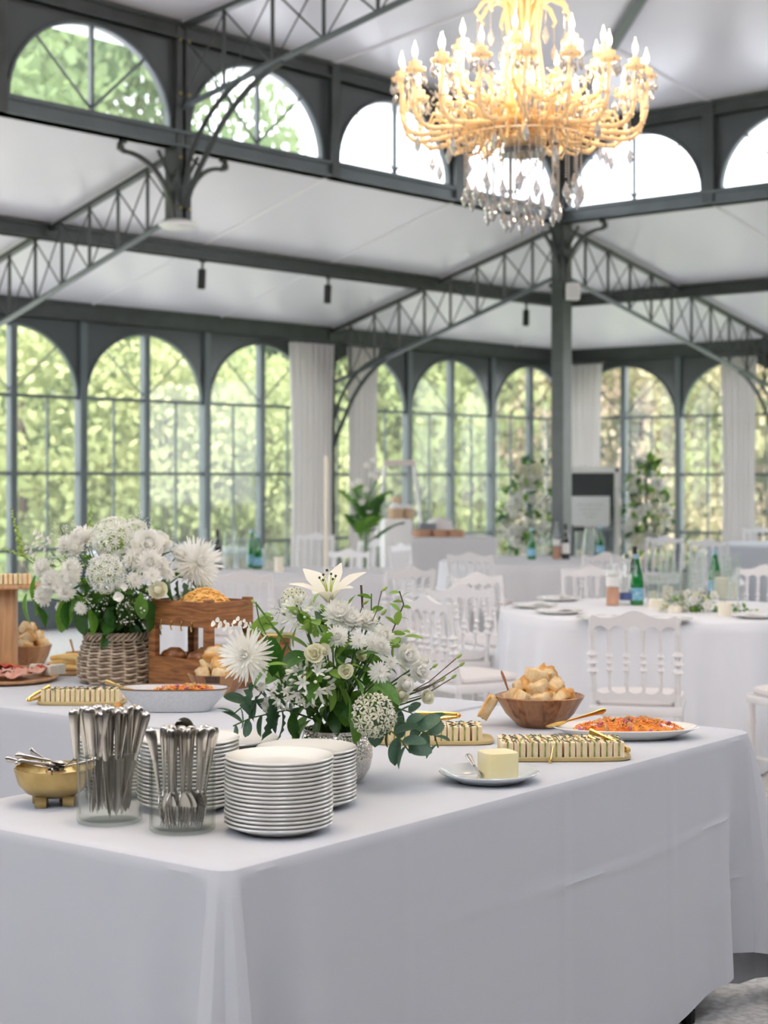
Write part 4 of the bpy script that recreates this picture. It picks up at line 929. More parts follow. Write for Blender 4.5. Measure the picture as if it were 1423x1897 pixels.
# ================================================================ chandelier
amberg = mat('amber_crystal_glass', (.95, .78, .50), .10, 0, spec=.9, coat=.6, transl=((1.0, .84, .58), .4))
cupg = mat('cut_glass_cup', (.95, .82, .60), .10, 0, spec=.9, coat=.6, transl=((1.0, .88, .68), .45))
sleevem = mat('candle_sleeve', (.80, .66, .40), .35, .3)
bulbm = mat('lit_bulb', (1, .9, .7), .3, emit=((1.0, .80, .52), 9.0))
beadm = mat('crystal_bead', (.40, .385, .37), .08, 0, spec=1.0, coat=.8)
chromem = mat('chrome', (.7, .7, .72), .12, 1)
def crystal_drop(n=6):
    return MB().lathe([(.0008, .0), (.0032, -.006), (.0095, -.024), (.0105, -.030), (.006, -.042), (.0005, -.052)], n)
def make_chandelier(M, label, sc=1.0, pw=3.5):
    r = thing('chandelier', label, 'chandelier', M @ X4.Scale(sc, 4))
    # local z=0 : mean bulb height
    MB().lathe([(0, -.42), (.03, -.42), (.05, -.39), (.085, -.36), (.10, -.33), (.06, -.30), (.035, -.26), (.03, -.15), (.055, -.05), (.06, .03), (.022, .10), (.018, .25), (.05, .34), (.055, .40), (.03, .46), (.028, .70), (.05, .78), (.03, .86), (.012, .90), (.012, 1.4)], 20).obj('stem', amberg, r)
    MB().lathe([(0, -.405), (.11, -.405), (.115, -.38), (.09, -.365), (0, -.36)], 28).obj('hub', chromem, r)
    for k in range(9):        # vertical amber rods of the body
        a = 2*pi*k/9; MB().tube([(.035*cos(a), .035*sin(a), -.30), (.10*cos(a), .10*sin(a), -.1), (.07*cos(a), .07*sin(a), .15), (.10*cos(a), .10*sin(a), .42), (.06*cos(a), .06*sin(a), .62)], [.008, .011, .009, .011, .007], 8).obj('body_scroll', amberg, r)
    # arm prototypes
    def armset(R_, z, zin, dip):
        n = 22; pts = []
        for i in range(n+1):
            q = i/n; x = .06+(R_-.06)*sin(min(1, q/.82)*pi/2)**.9; zz = zin + (dip-zin)*sin(min(1, q/.5)*pi/2) if q < .5 else dip + (z-.085-dip)*(((q-.5)/.5)**1.7)
            pts.append((x, .0+.012*sin(q*2*pi), zz))
        arm = MB().tube(pts, [.0135-.004*i/n for i in range(n+1)], 8)
        for i in range(3, n-1, 3):   # scalloped collars
            arm.ball(pts[i], .019, 1, None, (.8, .8, 1))
        # leaf scroll
        arm.tube([(R_*.5, 0, dip+.02), (R_*.6, 0, dip+.09), (R_*.74, 0, dip+.10), (R_*.78, 0, dip+.05), (R_*.72, 0, dip+.03)], [.010, .009, .008, .007, .006], 6)
        arm.tube([(R_*.35, 0, dip+.03), (R_*.42, 0, dip-.05), (R_*.52, 0, dip-.06), (R_*.56, 0, dip-.02)], [.010, .009, .007, .005], 6)
        me = arm.mesh('arm', amberg, 60)
        cup = MB().lathe([(.006, -.088), (.012, -.080), (.046, -.072), (.052, -.060), (.049, -.058), (.04, -.066), (.012, -.070)], 14)
        cup.lathe([(.010, -.066), (.026, -.055), (.030, -.030), (.026, -.030), (.020, -.052), (.0, -.058)], 14)
        cm_ = cup.mesh('drip_cup', cupg, 50)
        sl = MB().lathe([(0, -.06), (.0085, -.06), (.0085, -.005), (0, -.005)], 12).mesh('candle_sleeve', sleevem)
        bl = MB().lathe([(.0, -.006), (.007, -.005), (.0115, .008), (.0125, .020), (.0105, .032), (.006, .045), (.0028, .056), (.0012, .066), (0, .069)], 14).mesh('bulb', bulbm, None)
        dr = MB()
        for k in range(7):
            a = 2*pi*k/7; mat_ = T(.047*cos(a), .047*sin(a), -.066)
            for j in range(2): dr.ball((.047*cos(a), .047*sin(a), -.072-.010*j), .0045, 0)
            dr.join(crystal_drop(5), T(.047*cos(a), .047*sin(a), -.087))
        dm = dr.mesh('prism_ring', crystal, 25)
        sw = MB(); # bead swag from the arm
        for i in range(15): q = i/14; sw.ball((R_*(.95-.45*q), 0, z-.1-(z-.1-dip-.06)*q*.7-.05*sin(pi*q)), .0055, 0)
        sm_ = sw.mesh('bead_swag', crystal, 25)
        return me, cm_, sl, bl, dm, sm_
    def ring(n, R_, z, zin, dip, ph):
        me, cm_, sl, bl, dm, sm_ = armset(R_, z, zin, dip)
        for k in range(n):
            a = 2*pi*k/n+ph; arm = put('arm', me, r, rotz(a))
            e = T(R_, 0, z)
            put('drip_cup', cm_, arm, e); put('candle_sleeve', sl, arm, e); put('bulb', bl, arm, e)
            o = put('prism_ring', dm, arm, e @ rotz(k)); o['kind'] = 'stuff'
            o = put('bead_swag', sm_, arm); o['kind'] = 'stuff'
    ring(18, .575, .0, -.24, -.32, .12)
    ring(9, .385, .105, -.18, -.16, .35)
    ring(6, .26, -.12, -.30, -.28, .6)
    # upper crown of drooping leaf scrolls
    sc_ = MB().tube([(.02, 0, .17), (.06, 0, .29), (.13, 0, .335), (.19, 0, .31), (.225, 0, .26), (.205, 0, .235)], [.014, .014, .013, .011, .008, .006], 8)
    sc_.tube([(.02, 0, .30), (.05, 0, .40), (.10, 0, .42), (.15, 0, .38)], [.012, .011, .010, .006], 8); scm = sc_.mesh('crown_scroll', amberg, 60)
    dp = MB()
    for i in range(6): dp.ball((.215, 0, .225-.012*i), .0062, 0)
    dp.join(crystal_drop(6), T(.215, 0, .155) @ X4.Scale(1.7, 4)); dpm = dp.mesh('crystal_pendant', crystal, 25)
    for k in range(10):
        c = put('crown_scroll', scm, r, rotz(2*pi*k/10+.1)); o = put('crystal_pendant', dpm, c); o['kind'] = 'stuff'
    # bead strands under the hub
    def strand(R_, z0, L, ph):
        b = MB(); n = int(L/.0125)
        for i in range(n): b.ball((R_*cos(ph), R_*sin(ph), z0-.0125*i), .0062, 0)
        o = b.obj('bead_strand', beadm, r, ang=25); o['kind'] = 'stuff'
        crystal_drop(6).obj('crystal_drop', crystal, r, T(R_*cos(ph), R_*sin(ph), z0-L-.002) @ X4.Scale(1.75, 4), ang=25)
    for k in range(22): strand(.275, -.33, .20+.03*(k % 2), 2*pi*k/22)
    for k in range(16): strand(.17, -.36, .25+.03*(k % 2), 2*pi*k/16+.1)
    for k in range(8): strand(.08, -.38, .30, 2*pi*k/8)
    MB().lathe([(.272, -.325), (.278, -.325), (.278, -.318), (.272, -.318), (.272, -.325)], 40).obj('strand_ring', amberg, r)
    for k in range(18):        # long single pendants under the arms
        a = 2*pi*k/18+.12; b = MB(); rr = .50 if k % 2 else .40; zz = -.27 if k % 2 else -.31
        for i in range(5+3*(k % 3)): b.ball((rr*cos(a), rr*sin(a), zz-.011*i), .005, 0)
        b.join(crystal_drop(6), T(rr*cos(a), rr*sin(a), zz-.011*(5+3*(k % 3))) @ X4.Scale(1.6, 4)); o = b.obj('crystal_pendant', crystal, r, ang=25); o['kind'] = 'stuff'
    rq = random.Random(5)
    for nm, mm in (('loose_crystals', crystal), ('loose_beads', beadm), ('loose_amber_crystals', cupg)):
        b = MB()
        for k in range(150):
            a = rq.uniform(0, 2*pi); rr = rq.uniform(.16, .58); z = -.27 + (rr/.58)**2*.12 + rq.uniform(-.06, .11)
            if nm == 'loose_beads':
                for j in range(5): b.ball((rr*cos(a+.02*j), rr*sin(a+.02*j), z-.011*j+.004*j*j*.4), .0052, 0)
            else: b.join(crystal_drop(5), T(rr*cos(a), rr*sin(a), z) @ X4.Scale(rq.uniform(.6, 1.0), 4))
        o = b.obj(nm, mm, r, ang=25); o['kind'] = 'stuff'
    for k in range(6):         # the light of its bulbs
        ld = bpy.data.lights.new('bulb_light', 'POINT'); ld.energy = pw; ld.color = (1, .80, .56); ld.shadow_soft_size = .06
        a = 2*pi*k/6; l = bpy.data.objects.new('bulb_light', ld); COL.objects.link(l); l.parent = r; l.location = (.42*cos(a), .42*sin(a), .02)
    return r
CHD = 8.0
make_chandelier(T(DP(969, 128, CHD)), 'crystal chandelier with amber glass arms and lit candle bulbs')
c3 = V((-.55, 3.5, 3.75))
c2 = DP(1640, 232, 9.4); make_chandelier(T(c2), 'second crystal chandelier whose outer drops show at the right picture edge')
make_chandelier(T(c3), 'third crystal chandelier hanging above the near buffet table, out of the picture', 1.0, 15)
# ================================================================ flowers
yel = mat('stamen_yellow', (.70, .55, .08), .7); darkc = mat('dark_seed', (.03, .05, .02), .4); lime = mat('lime_centre', (.50, .62, .14), .6, transl=((.6, .75, .2), .2))
budm = mat('bud_green', (.42, .55, .16), .5, transl=((.5, .7, .2), .3))
def petal(L, w, curl=.5, cup=.2, n=4, tip=.3, w0=.35):
    """strip petal from origin along +X, bending up (+Z) by curl"""
    vs = []; fs = []
    for i in range(n+1):
        q = i/n; an = curl*q; x = L*(sin(an)/curl if abs(curl) > 1e-3 else q); z = L*((1-cos(an))/curl if abs(curl) > 1e-3 else 0)
        ww = w*(w0+(1-w0)*sin(min(1, q/.65)*pi/2)) * (1 if q < .7 else 1-(1-tip)*(q-.7)/.3)
        vs += [(x, -ww/2, z+cup*ww), (x, 0, z), (x, ww/2, z+cup*ww)]
    for i in range(n):
        for k in range(2): fs.append((i*3+k, i*3+k+1, i*3+k+4, i*3+k+3))
    return vs, fs
def rosette(spec, seed=0, nseg=4):
    """spec: list of (count, elevation deg, L, w, curl, base radius, z)"""
    rnd = random.Random(seed); b = MB()
    for (cnt, el, L, w, cu, br, z) in spec:
        for k in range(cnt):
            a = 2*pi*(k+rnd.uniform(-.25, .25))/cnt + el*.13; vs, fs = petal(L*rnd.uniform(.88, 1.1), w, cu, .18, nseg)
            b.add(vs, fs, rotz(a) @ T(br, 0, z) @ X4.Rotation(-R(el+rnd.uniform(-6, 6)), 4, 'Y'))
    return b
FL = {}
mum = rosette([(22, -18, .50, .13, .7, .03, .0), (22, 2, .48, .11, .8, .03, .03), (20, 20, .44, .11, .9, .03, .06), (18, 38, .38, .10, 1.0, .02, .09), (14, 56, .32, .10, 1.1, .02, .11), (10, 74, .25, .09, 1.2, .01, .13)], 1); mum.ball((0, 0, .10), .22, 2); FL['mum'] = mum.mesh('mum', petw, None)
flat = rosette([(20, -4, .50, .12, .15, .02, .0), (18, 8, .42, .11, .3, .02, .02), (14, 22, .32, .10, .5, .02, .03), (10, 42, .2, .08, .8, .01, .04)], 2); FL['daisy'] = flat.mesh('daisy', petw, None)
spid = rosette([(26, -22, .56, .055, .6, .03, 0), (26, -4, .55, .055, .6, .03, .02), (24, 12, .50, .055, .7, .03, .04), (22, 28, .43, .055, .8, .03, .06), (18, 46, .34, .05, 1.0, .02, .08), (14, 64, .22, .05, 1.2, .01, .09)], 3, 5); FL['spider'] = spid.mesh('spider_mum', petw, None)
rose = rosette([(6, 10, .40, .42, .9, .05, -.06), (6, 34, .38, .40, 1.1, .05, -.03), (5, 54, .36, .34, 1.2, .05, -.02), (5, 68, .34, .26, 1.2, .035, 0), (4, 80, .30, .2, 1.1, .02, .02)], 4, 5); rose.ball((0, 0, .16), .17, 2, None, (1, 1, 1.2)); FL['rose'] = rose.mesh('rose', petc, 80); FL['rosew'] = rose.mesh('rose', petw, 80)
peo = rosette([(8, -5, .46, .36, .9, .04, -.06), (8, 18, .44, .34, 1.0, .04, -.03), (8, 38, .40, .30, 1.1, .04, 0), (8, 56, .36, .26, 1.2, .03, .02), (7, 72, .30, .2, 1.2, .02, .03)], 5, 5); peo.ball((0, 0, .02), .2, 2); FL['peony'] = peo.mesh('peony', petw, 80)
liz = rosette([(6, 28, .45, .46, .7, .03, -.05), (5, 48, .40, .36, .6, .03, -.03), (4, 70, .28, .2, .5, .02, 0)], 6, 5); liz.ball((0, 0, .10), .10, 2); FL['lisianthus'] = liz.mesh('lisianthus', petc, 80)
def star_cloud(R_, n, fr, m, seed, half=False, stalk=True):
    rnd = random.Random(seed); b = MB()
    for i in range(n):
        zz = 1-2*(i+.5)/n*(.55 if half else .92); an = i*2.39996; rr = sqrt(max(0, 1-zz*zz)); d = V((rr*cos(an), rr*sin(an), zz)); d = (d+V((rnd.uniform(-.1, .1), rnd.uniform(-.1, .1), rnd.uniform(-.1, .1)))).normalized()
        M = T(d*R_*rnd.uniform(.86, 1.04)) @ aim(d, rnd.uniform(0, 6))
        for k in range(6):
            a = 2*pi*k/6; b.add([(0, 0, 0), (fr*.6*cos(a-.32), fr*.6*sin(a-.32), fr*.2), (fr*cos(a), fr*sin(a), fr*.28), (fr*.6*cos(a+.32), fr*.6*sin(a+.32), fr*.2)], [(0, 1, 2, 3)], M)
    return b
def stalks(R_, n, seed, half=False):
    b = MB()
    for i in range(n):
        zz = 1-2*(i+.5)/n*(.55 if half else .92); an = i*2.39996; rr = sqrt(max(0, 1-zz*zz)); d = V((rr*cos(an), rr*sin(an), zz))
        b.tube([(0, 0, -.12*R_), d*R_*.9], .012*R_, 3, cap=False)
    return b
FL['allium'] = star_cloud(.47, 150, .105, petw, 7).mesh('allium', petw, None); FL['allium_core'] = stalks(.46, 110, 7).mesh('stalks', lime, None)
FL['orni'] = star_cloud(.45, 46, .155, petc, 8, True).mesh('umbel', petc, None); orc = MB(); 
for i in range(46):
    zz = 1-2*(i+.5)/46*.55; an = i*2.39996; rr = sqrt(max(0, 1-zz*zz)); orc.ball((rr*cos(an)*.475, rr*sin(an)*.475, zz*.475), .026, 0)
FL['orni_core'] = orc.mesh('seed_dots', darkc, None); FL['orni_st'] = stalks(.44, 46, 8, True).mesh('stalks', stemg, None)
b = MB()
for k in range(26):           # agapanthus: trumpets and buds on rays
    zz = 1-2*(k+.5)/26*.6; an = k*2.39996; rr = sqrt(max(0, 1-zz*zz)); d = V((rr*cos(an), rr*sin(an), zz)); M = T(d*.30) @ aim(d)
    if k % 2: b.lathe([(.008, 0), (.022, .05), (.03, .10), (.018, .15), (0, .17)], 6, M)
    else:
        for q in range(6): vs, fs = petal(.20, .06, -.6, .1, 3); b.add(vs, fs, M @ rotz(q*pi/3) @ X4.Rotation(-R(62), 4, 'Y'))
FL['agap'] = b.mesh('agapanthus', petw, None); FL['agap_st'] = stalks(.32, 26, 9, True).mesh('stalks', stemg, None)
b = MB()
for q in range(6):
    vs, fs = petal(.62, .24 if q % 2 else .17, -.9, .12, 7, .12, .3); b.add(vs, fs, rotz(q*pi/3) @ X4.Rotation(-R(62), 4, 'Y'))
FL['lily'] = b.mesh('lily', mat('petal_lily', (.87, .84, .74), .5, 0, spec=.3, transl=((.9, .87, .75), .3)), None)
b = MB()
for q in range(6): b.tube([(0, 0, .05), (.05*cos(q), .05*sin(q), .25), (.10*cos(q), .10*sin(q), .36)], .007, 4)
FL['lily_st'] = b.mesh('stamens', lime, None)
b = MB()
for q in range(6): b.ball((.10*cos(q), .10*sin(q), .37), .022, 0)
b.ball((0, 0, .46), .02, 1); FL['anther'] = b.mesh('anthers', darkc, None)
b = MB()
for k in range(16): q = k/15; a = k*2.2; b.ball((.035*(1.3-q)*cos(a), .035*(1.3-q)*sin(a), q*.9), .055*(1.1-.75*q), 1, None, (1, 1, 1.2))
FL['snap'] = b.mesh('snapdragon_spike', budm, None)
b = MB()
for k in range(9):
    a = k*2.3; M = T(.05*cos(a), .05*sin(a), .1+.07*k) @ rotz(a)
    for q in range(4): vs, fs = petal(.13, .14, .9, .2, 3); b.add(vs, fs, M @ rotz(-.9+.6*q) @ X4.Rotation(-R(10), 4, 'Y'))
FL['freesia'] = b.mesh('snapdragon_bloom', petw, None)
b = MB(); rnd = random.Random(3)
for k in range(60):
    d = V((rnd.gauss(0, 1), rnd.gauss(0, 1), rnd.gauss(0, 1)*.8)).normalized()*rnd.uniform(.25, .5)*1.0; b.ball(d, rnd.uniform(.018, .034), 0)
FL['gyp'] = b.mesh('baby_breath', petw, None)
b = MB()
for k in range(14):
    d = V((rnd.gauss(0, 1), rnd.gauss(0, 1), rnd.gauss(0, 1)*.8)).normalized()*.42; b.tube([(0, 0, -.4), d*.3, d], .007, 3, cap=False)
FL['gyp_st'] = b.mesh('stalks', stemg, None)
b = MB().lathe([(.01, 0), (.10, .10), (.14, .30), (.10, .52), (.0, .66)], 8); FL['bud'] = b.mesh('bud', budm, None)
# leaves along +X, length 1
def leafmesh(name, m, w=.5, bend=.5, serr=0, fold=.25, n=8, shape='lance'):
    vs = []; fs = []
    for i in range(n+1):
        q = i/n; an = bend*q; x = sin(an)/bend; z = -(1-cos(an))/bend
        ww = {'lance': w*sin(pi*min(1, q*.93+.05))**.8, 'round': w*(sin(pi*min(1, q*.97+.02))**.5), 'lobed': w*sin(pi*min(1, q*.93+.05))**.7*(1 if i % 2 else .45)}[shape]/2
        if i == n: ww = .002
        vs += [(x, -ww, z+fold*ww), (x, -ww*.5, z+fold*ww*.3), (x, 0, z), (x, ww*.5, z+fold*ww*.3), (x, ww, z+fold*ww)]
    for i in range(n):
        for k in range(4): fs.append((i*5+k, i*5+k+1, i*5+k+6, i*5+k+5))
    return MB().add(vs, fs).mesh(name, m, None)
LV = {'broad': leafmesh('leaf', leafm, .52, .6, n=10), 'dark': leafmesh('leaf', leafd, .46, .8), 'lobed': leafmesh('leaf', mat('leaf_greygreen', (.045, .11, .055), .5, transl=((.12, .25, .12), .2)), .6, .9, n=11, shape='lobed'),
      'euc': leafmesh('eucalyptus_leaf', eucal, .62, .4, shape='round'), 'light': leafmesh('leaf', leafl, .40, .5), 'grass': leafmesh('blade_leaf', leafm, .09, 1.2)}
PART = {'mum': ('chrysanthemum', []), 'daisy': ('chrysanthemum', []), 'spider': ('spider_chrysanthemum', []), 'rose': ('rose', []), 'rosew': ('rose', []), 'peony': ('peony', []), 'lisianthus': ('lisianthus', []),
        'allium': ('allium', [('allium_core', 'stalks')]), 'orni': ('starflower_umbel', [('orni_core', 'seed_dots'), ('orni_st', 'stalks')]), 'agap': ('agapanthus', [('agap_st', 'stalks')]), 'lily': ('lily', [('lily_st', 'stamens'), ('anther', 'anthers')]),
        'snap': ('snapdragon_spike', []), 'freesia': ('snapdragon_bloom', []), 'gyp': ('baby_breath', [('gyp_st', 'stalks')]), 'bud': ('bud', [])}
STUFFY = {'gyp', 'orni_core', 'allium_core', 'orni_st', 'agap_st', 'gyp_st', 'lily_st', 'anther'}
class Bouquet:
    def __init__(s, base, label, cdepth, cpx, cpy, seed=0):
        s.r = thing('flower_arrangement', label, 'flowers', T(base)); s.base = base; s.d = cdepth; s.c = DP(cpx, cpy, cdepth); s.rnd = random.Random(seed); s.n = 0
    def flower(s, kind, px, py, diam_px, bulge=0.06, toward=.55, up=0, tilt=None):
        d = s.d - bulge; p = DP(px, py, d); D = diam_px/FPX*d
        out = (p - s.c).normalized() if (p-s.c).length > .001 else V((0, 0, 1)); face = tilt and V(tilt) or (out*(1-toward) + V((0, -1, .25))*toward + V((0, 0, up)))
        nm, subs = PART[kind]; L = s.base
        o = put(nm, FL[kind], s.r, T(p-L) @ aim(face, s.rnd.uniform(0, 6)) @ X4.Scale(D, 4))
        if kind in STUFFY: o['kind'] = 'stuff'
        for k, n2 in subs:
            q = put(n2, FL[k], o); q['kind'] = 'stuff'
        if kind not in ('gyp',): s.stem(p - face.normalized()*D*.12)
        return o
    def stem(s, p, r=.0022, m=None):
        a = p - s.base; m1 = V((a.x*.35, a.y*.35, a.z*.45)); z0 = V((a.x*.12, a.y*.12, -.03))
        MB().tube([z0, m1, a], r, 4, cap=False).obj('stem', m or stemg, s.r)
    def leaf(s, kind, p, dir_, L, roll=0, label=None):
        x = V(dir_).normalized(); up = V((0, 0, 1)); y = up.cross(x)
        if y.length < .05: y = V((0, 1, 0))
        y.normalize(); z = x.cross(y); Mx = X4((( x.x, y.x, z.x, 0), (x.y, y.y, z.y, 0), (x.z, y.z, z.z, 0), (0, 0, 0, 1)))
        o = put('eucalyptus_leaf' if kind == 'euc' else 'leaf', LV[kind], s.r, T(V(p)-s.base) @ Mx @ X4.Rotation(roll, 4, 'X') @ X4.Scale(L, 4)); return o
    def leafpx(s, kind, px, py, dx, dy, Lpx, bulge=.06, roll=None, dy3=-.2):
        d = s.d-bulge; p = DP(px, py, d); dr = V((dx, dy3*abs(dx+.3), -dy)); return s.leaf(kind, p, dr, Lpx/FPX*d, s.rnd.uniform(-.7, .7) if roll is None else roll)
    def fill(s, kinds, n, rx, ry, rz, c=None, L=(.05, .09), zmin=-9):
        c = c or s.c
        for i in range(n):
            a = s.rnd.uniform(0, 2*pi); q = s.rnd.uniform(.25, 1); zz = s.rnd.uniform(-1, 1); rr = sqrt(max(0, 1-zz*zz))
            dv = V((rr*cos(a), rr*sin(a), zz)); p = V((c.x+dv.x*rx*q, c.y+dv.y*ry*q, c.z+dv.z*rz*q))
            if p.z < zmin: p.z = zmin + s.rnd.uniform(0, .03)
            s.leaf(s.rnd.choice(kinds), p, dv+V((0, 0, s.rnd.uniform(-.6, .4))), s.rnd.uniform(*L), s.rnd.uniform(-.8, .8))
# ---- silver vase and its arrangement
VP = G(622, 1449, HT); r = thing('vase', 'hammered silver vase holding the front flower arrangement', 'vase', T(VP.x, VP.y, HT+.001))
MB().lathe([(0, 0), (.055, 0), (.066, .008), (.082, .035), (.088, .062), (.086, .088), (.079, .110), (.077, .124), (.079, .127), (.074, .127), (.072, .112), (.08, .085), (.082, .06), (.07, .02), (.0, .012)], 56).obj('body', silverh, r, ang=60)
VD = VP.y
Q = Bouquet(V((VP.x, VP.y, HT+.12)), 'loose white and green flower arrangement with eucalyptus in the silver vase', VD, 622, 1230, 5)
for a in [('spider', 456, 1214, 92, .10, .8), ('freesia', 440, 1168, 70, .08, .2), ('freesia', 472, 1165, 60, .06, .2), ('lily', 612, 1120, 150, -.02, .35), ('agap', 558, 1140, 90, .02, .4), 
          ('mum', 628, 1140, 62, .04, .4), ('mum', 650, 1150, 50, .05, .4), ('mum', 677, 1152, 50, .03, .35), ('mum', 625, 1180, 42, .12, .6), ('daisy', 664, 1187, 34, .12, .6), ('mum', 709, 1178, 42, .05, .4), ('mum', 704, 1197, 40, .08, .5), ('daisy', 690, 1190, 40, .08, .5),
          ('lisianthus', 583, 1212, 58, .14, .75), ('lisianthus', 641, 1245, 46, .16, .85), ('rose', 600, 1205, 36, .14, .7), ('daisy', 703, 1245, 42, .13, .9), ('daisy', 725, 1227, 26, .1, .7), ('peony', 752, 1216, 56, .05, .5), ('peony', 774, 1243, 52, .05, .5), ('rosew', 750, 1268, 48, .09, .7), ('rose', 742, 1286, 46, .09, .7), ('rose', 790, 1291, 40, .05, .6),
          ('orni', 693, 1325, 86, .15, .6), ('agap', 574, 1262, 110, .12, .8), ('agap', 530, 1285, 70, .10, .8), ('mum', 500, 1306, 34, .08, .6), ('daisy', 486, 1273, 20, .09, .8), ('lisianthus', 668, 1215, 34, .1, .6), ('gyp', 520, 1130, 50, .0, .5), ('orni', 545, 1112, 50, -.03, .3),
          ('bud', 706, 1140, 26, .02, .1), ('bud', 690, 1140, 24, .02, .1), ('bud', 602, 1180, 26, .12, .1), ('rose', 566, 1250, 22, .14, .5), ('bud', 474, 1118, 18, 0, 0), ('daisy', 803, 1270, 26, .02, .5), ('rosew', 786, 1225, 30, .02, .5)]:
    Q.flower(*a)
Q.fill(['broad', 'light', 'dark'], 60, .15, .11, .09, DP(600, 1215, VD), (.05, .09))
Q.fill(['broad', 'light', 'broad', 'dark'], 46, .10, .05, .06, DP(605, 1240, VD-.10), (.04, .07))
Q.fill(['dark', 'broad'], 60, .12, .10, .09, DP(620, 1300, VD), (.05, .10), HT+.11)
Q.fill(['light'], 14, .10, .08, .04, DP(560, 1150, VD+.02), (.05, .08))
Q.fill(['light'], 10, .04, .04, .04, DP(735, 1180, VD), (.03, .05))
for a in [('broad', 690, 1262, 1, .5, 70, .12), ('broad', 640, 1280, .4, 1, 60, .12), ('broad', 715, 1262, .6, 1, 66, .1), ('lobed', 470, 1265, -.4, 1, 80, .08), ('lobed', 500, 1290, .2, 1, 90, .1), ('lobed', 520, 1310, .3, 1, 70, .1), ('lobed', 490, 1280, -.8, .7, 70, .08), ('dark', 500, 1180, .3, 1, 80, .08), ('dark', 535, 1190, -.5, 1, 90, .08), ('dark', 545, 1320, -.1, 1, 60, .08)]: Q.leafpx(*a)
rd = random.Random(21)
def sprig(Qb, pts, kind, n, L, side=1, m=None, bulge=.05, r_=.0018):
    P = [DP(x, y, Qb.d-b_) for x, y, b_ in pts]; MB().tube([p-Qb.base for p in P], r_, 5, cap=False).obj('stem', m or stemg, Qb.r)
    for i in range(n):
        t = (i+.6)/n*(len(P)-1); k = min(int(t), len(P)-2); p = P[k].lerp(P[k+1], t-k); tg = (P[k+1]-P[k]).normalized(); sd = 1 if i % 2 else -1
        pr = V((tg.z, rd.uniform(-.5, .2), -tg.x))*sd; Qb.leaf(kind, p, tg*.5+pr, L*rd.uniform(.75, 1.15)/FPX*Qb.d, rd.uniform(-1.2, 1.2))
# eucalyptus falls right and left
sprig(Q, [(690, 1310, .08), (735, 1330, .10), (770, 1350, .10), (800, 1362, .08)], 'euc', 9, 46)
sprig(Q, [(680, 1320, .10), (715, 1345, .13), (742, 1370, .14), (760, 1395, .13)], 'euc', 9, 46)
sprig(Q, [(700, 1300, .04), (760, 1320, .05), (800, 1345, .05), (812, 1385, .05)], 'euc', 8, 38)
sprig(Q, [(560, 1310, .05), (510, 1320, .08), (465, 1330, .08), (432, 1345, .07)], 'euc', 9, 40)
sprig(Q, [(560, 1290, .05), (510, 1290, .06), (460, 1300, .06), (430, 1325, .06)], 'euc', 8, 42)
sprig(Q, [(715, 1200, 0), (735, 1150, 0), (748, 1120, 0), (740, 1095, 0)], 'light', 9, 24, m=stalk)
sprig(Q, [(680, 1170, 0), (688, 1135, 0), (688, 1100, 0)], 'broad', 3, 26)
sprig(Q, [(500, 1190, 0), (480, 1150, 0), (474, 1115, 0)], 'grass', 3, 40)
MB().tube([DP(672, 1150, VD)-Q.base, DP(671, 1110, VD)-Q.base, DP(669, 1084, VD)-Q.base], .003, 6).obj('twig', stalk, Q.r)
for (x1, y1, x2, y2) in ((745, 1290, 845, 1220), (750, 1285, 850, 1235), (740, 1300, 835, 1258), (738, 1270, 800, 1238), (745, 1280, 815, 1262), (650, 1170, 672, 1120), (690, 1150, 707, 1095)):
    p2 = DP(x2, y2, VD-.02); MB().tube([DP(x1, y1, VD-.08)-Q.base, DP((x1+x2)/2, (y1+y2)/2+8, VD-.05)-Q.base, p2-Q.base], .0014, 4, cap=False).obj('twig', stalk, Q.r)
    put('bud', FL['bud'], Q.r, T(p2-Q.base) @ aim(V((.8, 0, .6))) @ X4.Scale(.028, 4))
# ---- wicker basket
KB = G(217, 1263, HT); wick = mat('wicker', (.36, .27, .19), .6, 0, var=(30, (.60, .49, .37)), bump=(200, .2)); wickd = mat('basket_inside', (.05, .035, .025), .9)
bk_ = thing('wicker_basket', 'bulging grey-brown wicker basket holding the rear bouquet', 'basket', T(KB.x, KB.y, HT+.001))
def kr(z): q = z/.178; return .112+.022*sin(pi*min(1, (q+.25)/1.1))-.010*max(0, q-.75)*4*.4 - .018*max(0, .12-q)*4
MB().lathe([(kr(.178*i/12)-.009, .178*i/12) for i in range(13)], 32).obj('gap_backing', wickd, bk_)  # near-black sheet behind the weave, darkening its gaps
NS = 18; zz = .006; row = 0
while zz < .15:
    ln = 104; pts = [((kr(zz)+.0062*cos(NS/2*(2*pi*i/ln)+pi*row))*V((cos(2*pi*i/ln), sin(2*pi*i/ln), 0))+V((0, 0, zz+.0012*sin(NS*2*pi*i/ln)))) for i in range(ln+1)]
    MB().tube(pts, .0047, 5, cap=False).obj('weaver', wick, bk_); zz += .0104; row += 1
for k in range(NS):
    a = 2*pi*(k+.5)/NS; MB().tube([((kr(.16*i/6))*cos(a), (kr(.16*i/6))*sin(a), .16*i/6) for i in range(7)], .0042, 5).obj('stake', wick, bk_)
for j in range(4):
    pts = [((kr(.165)+.007*cos(9*(2*pi*i/120)+j*1.57))*V((cos(2*pi*i/120), sin(2*pi*i/120), 0))+V((0, 0, .164+.012*sin(9*(2*pi*i/120)+j*1.57)))) for i in range(121)]
    MB().tube(pts, .0050, 5, cap=False).obj('braid', wick, bk_)
KD = KB.y
Q = Bouquet(V((KB.x, KB.y, HT+.17)), 'full bouquet of white alliums and chrysanthemums in the wicker basket', KD, 215, 1075, 9)
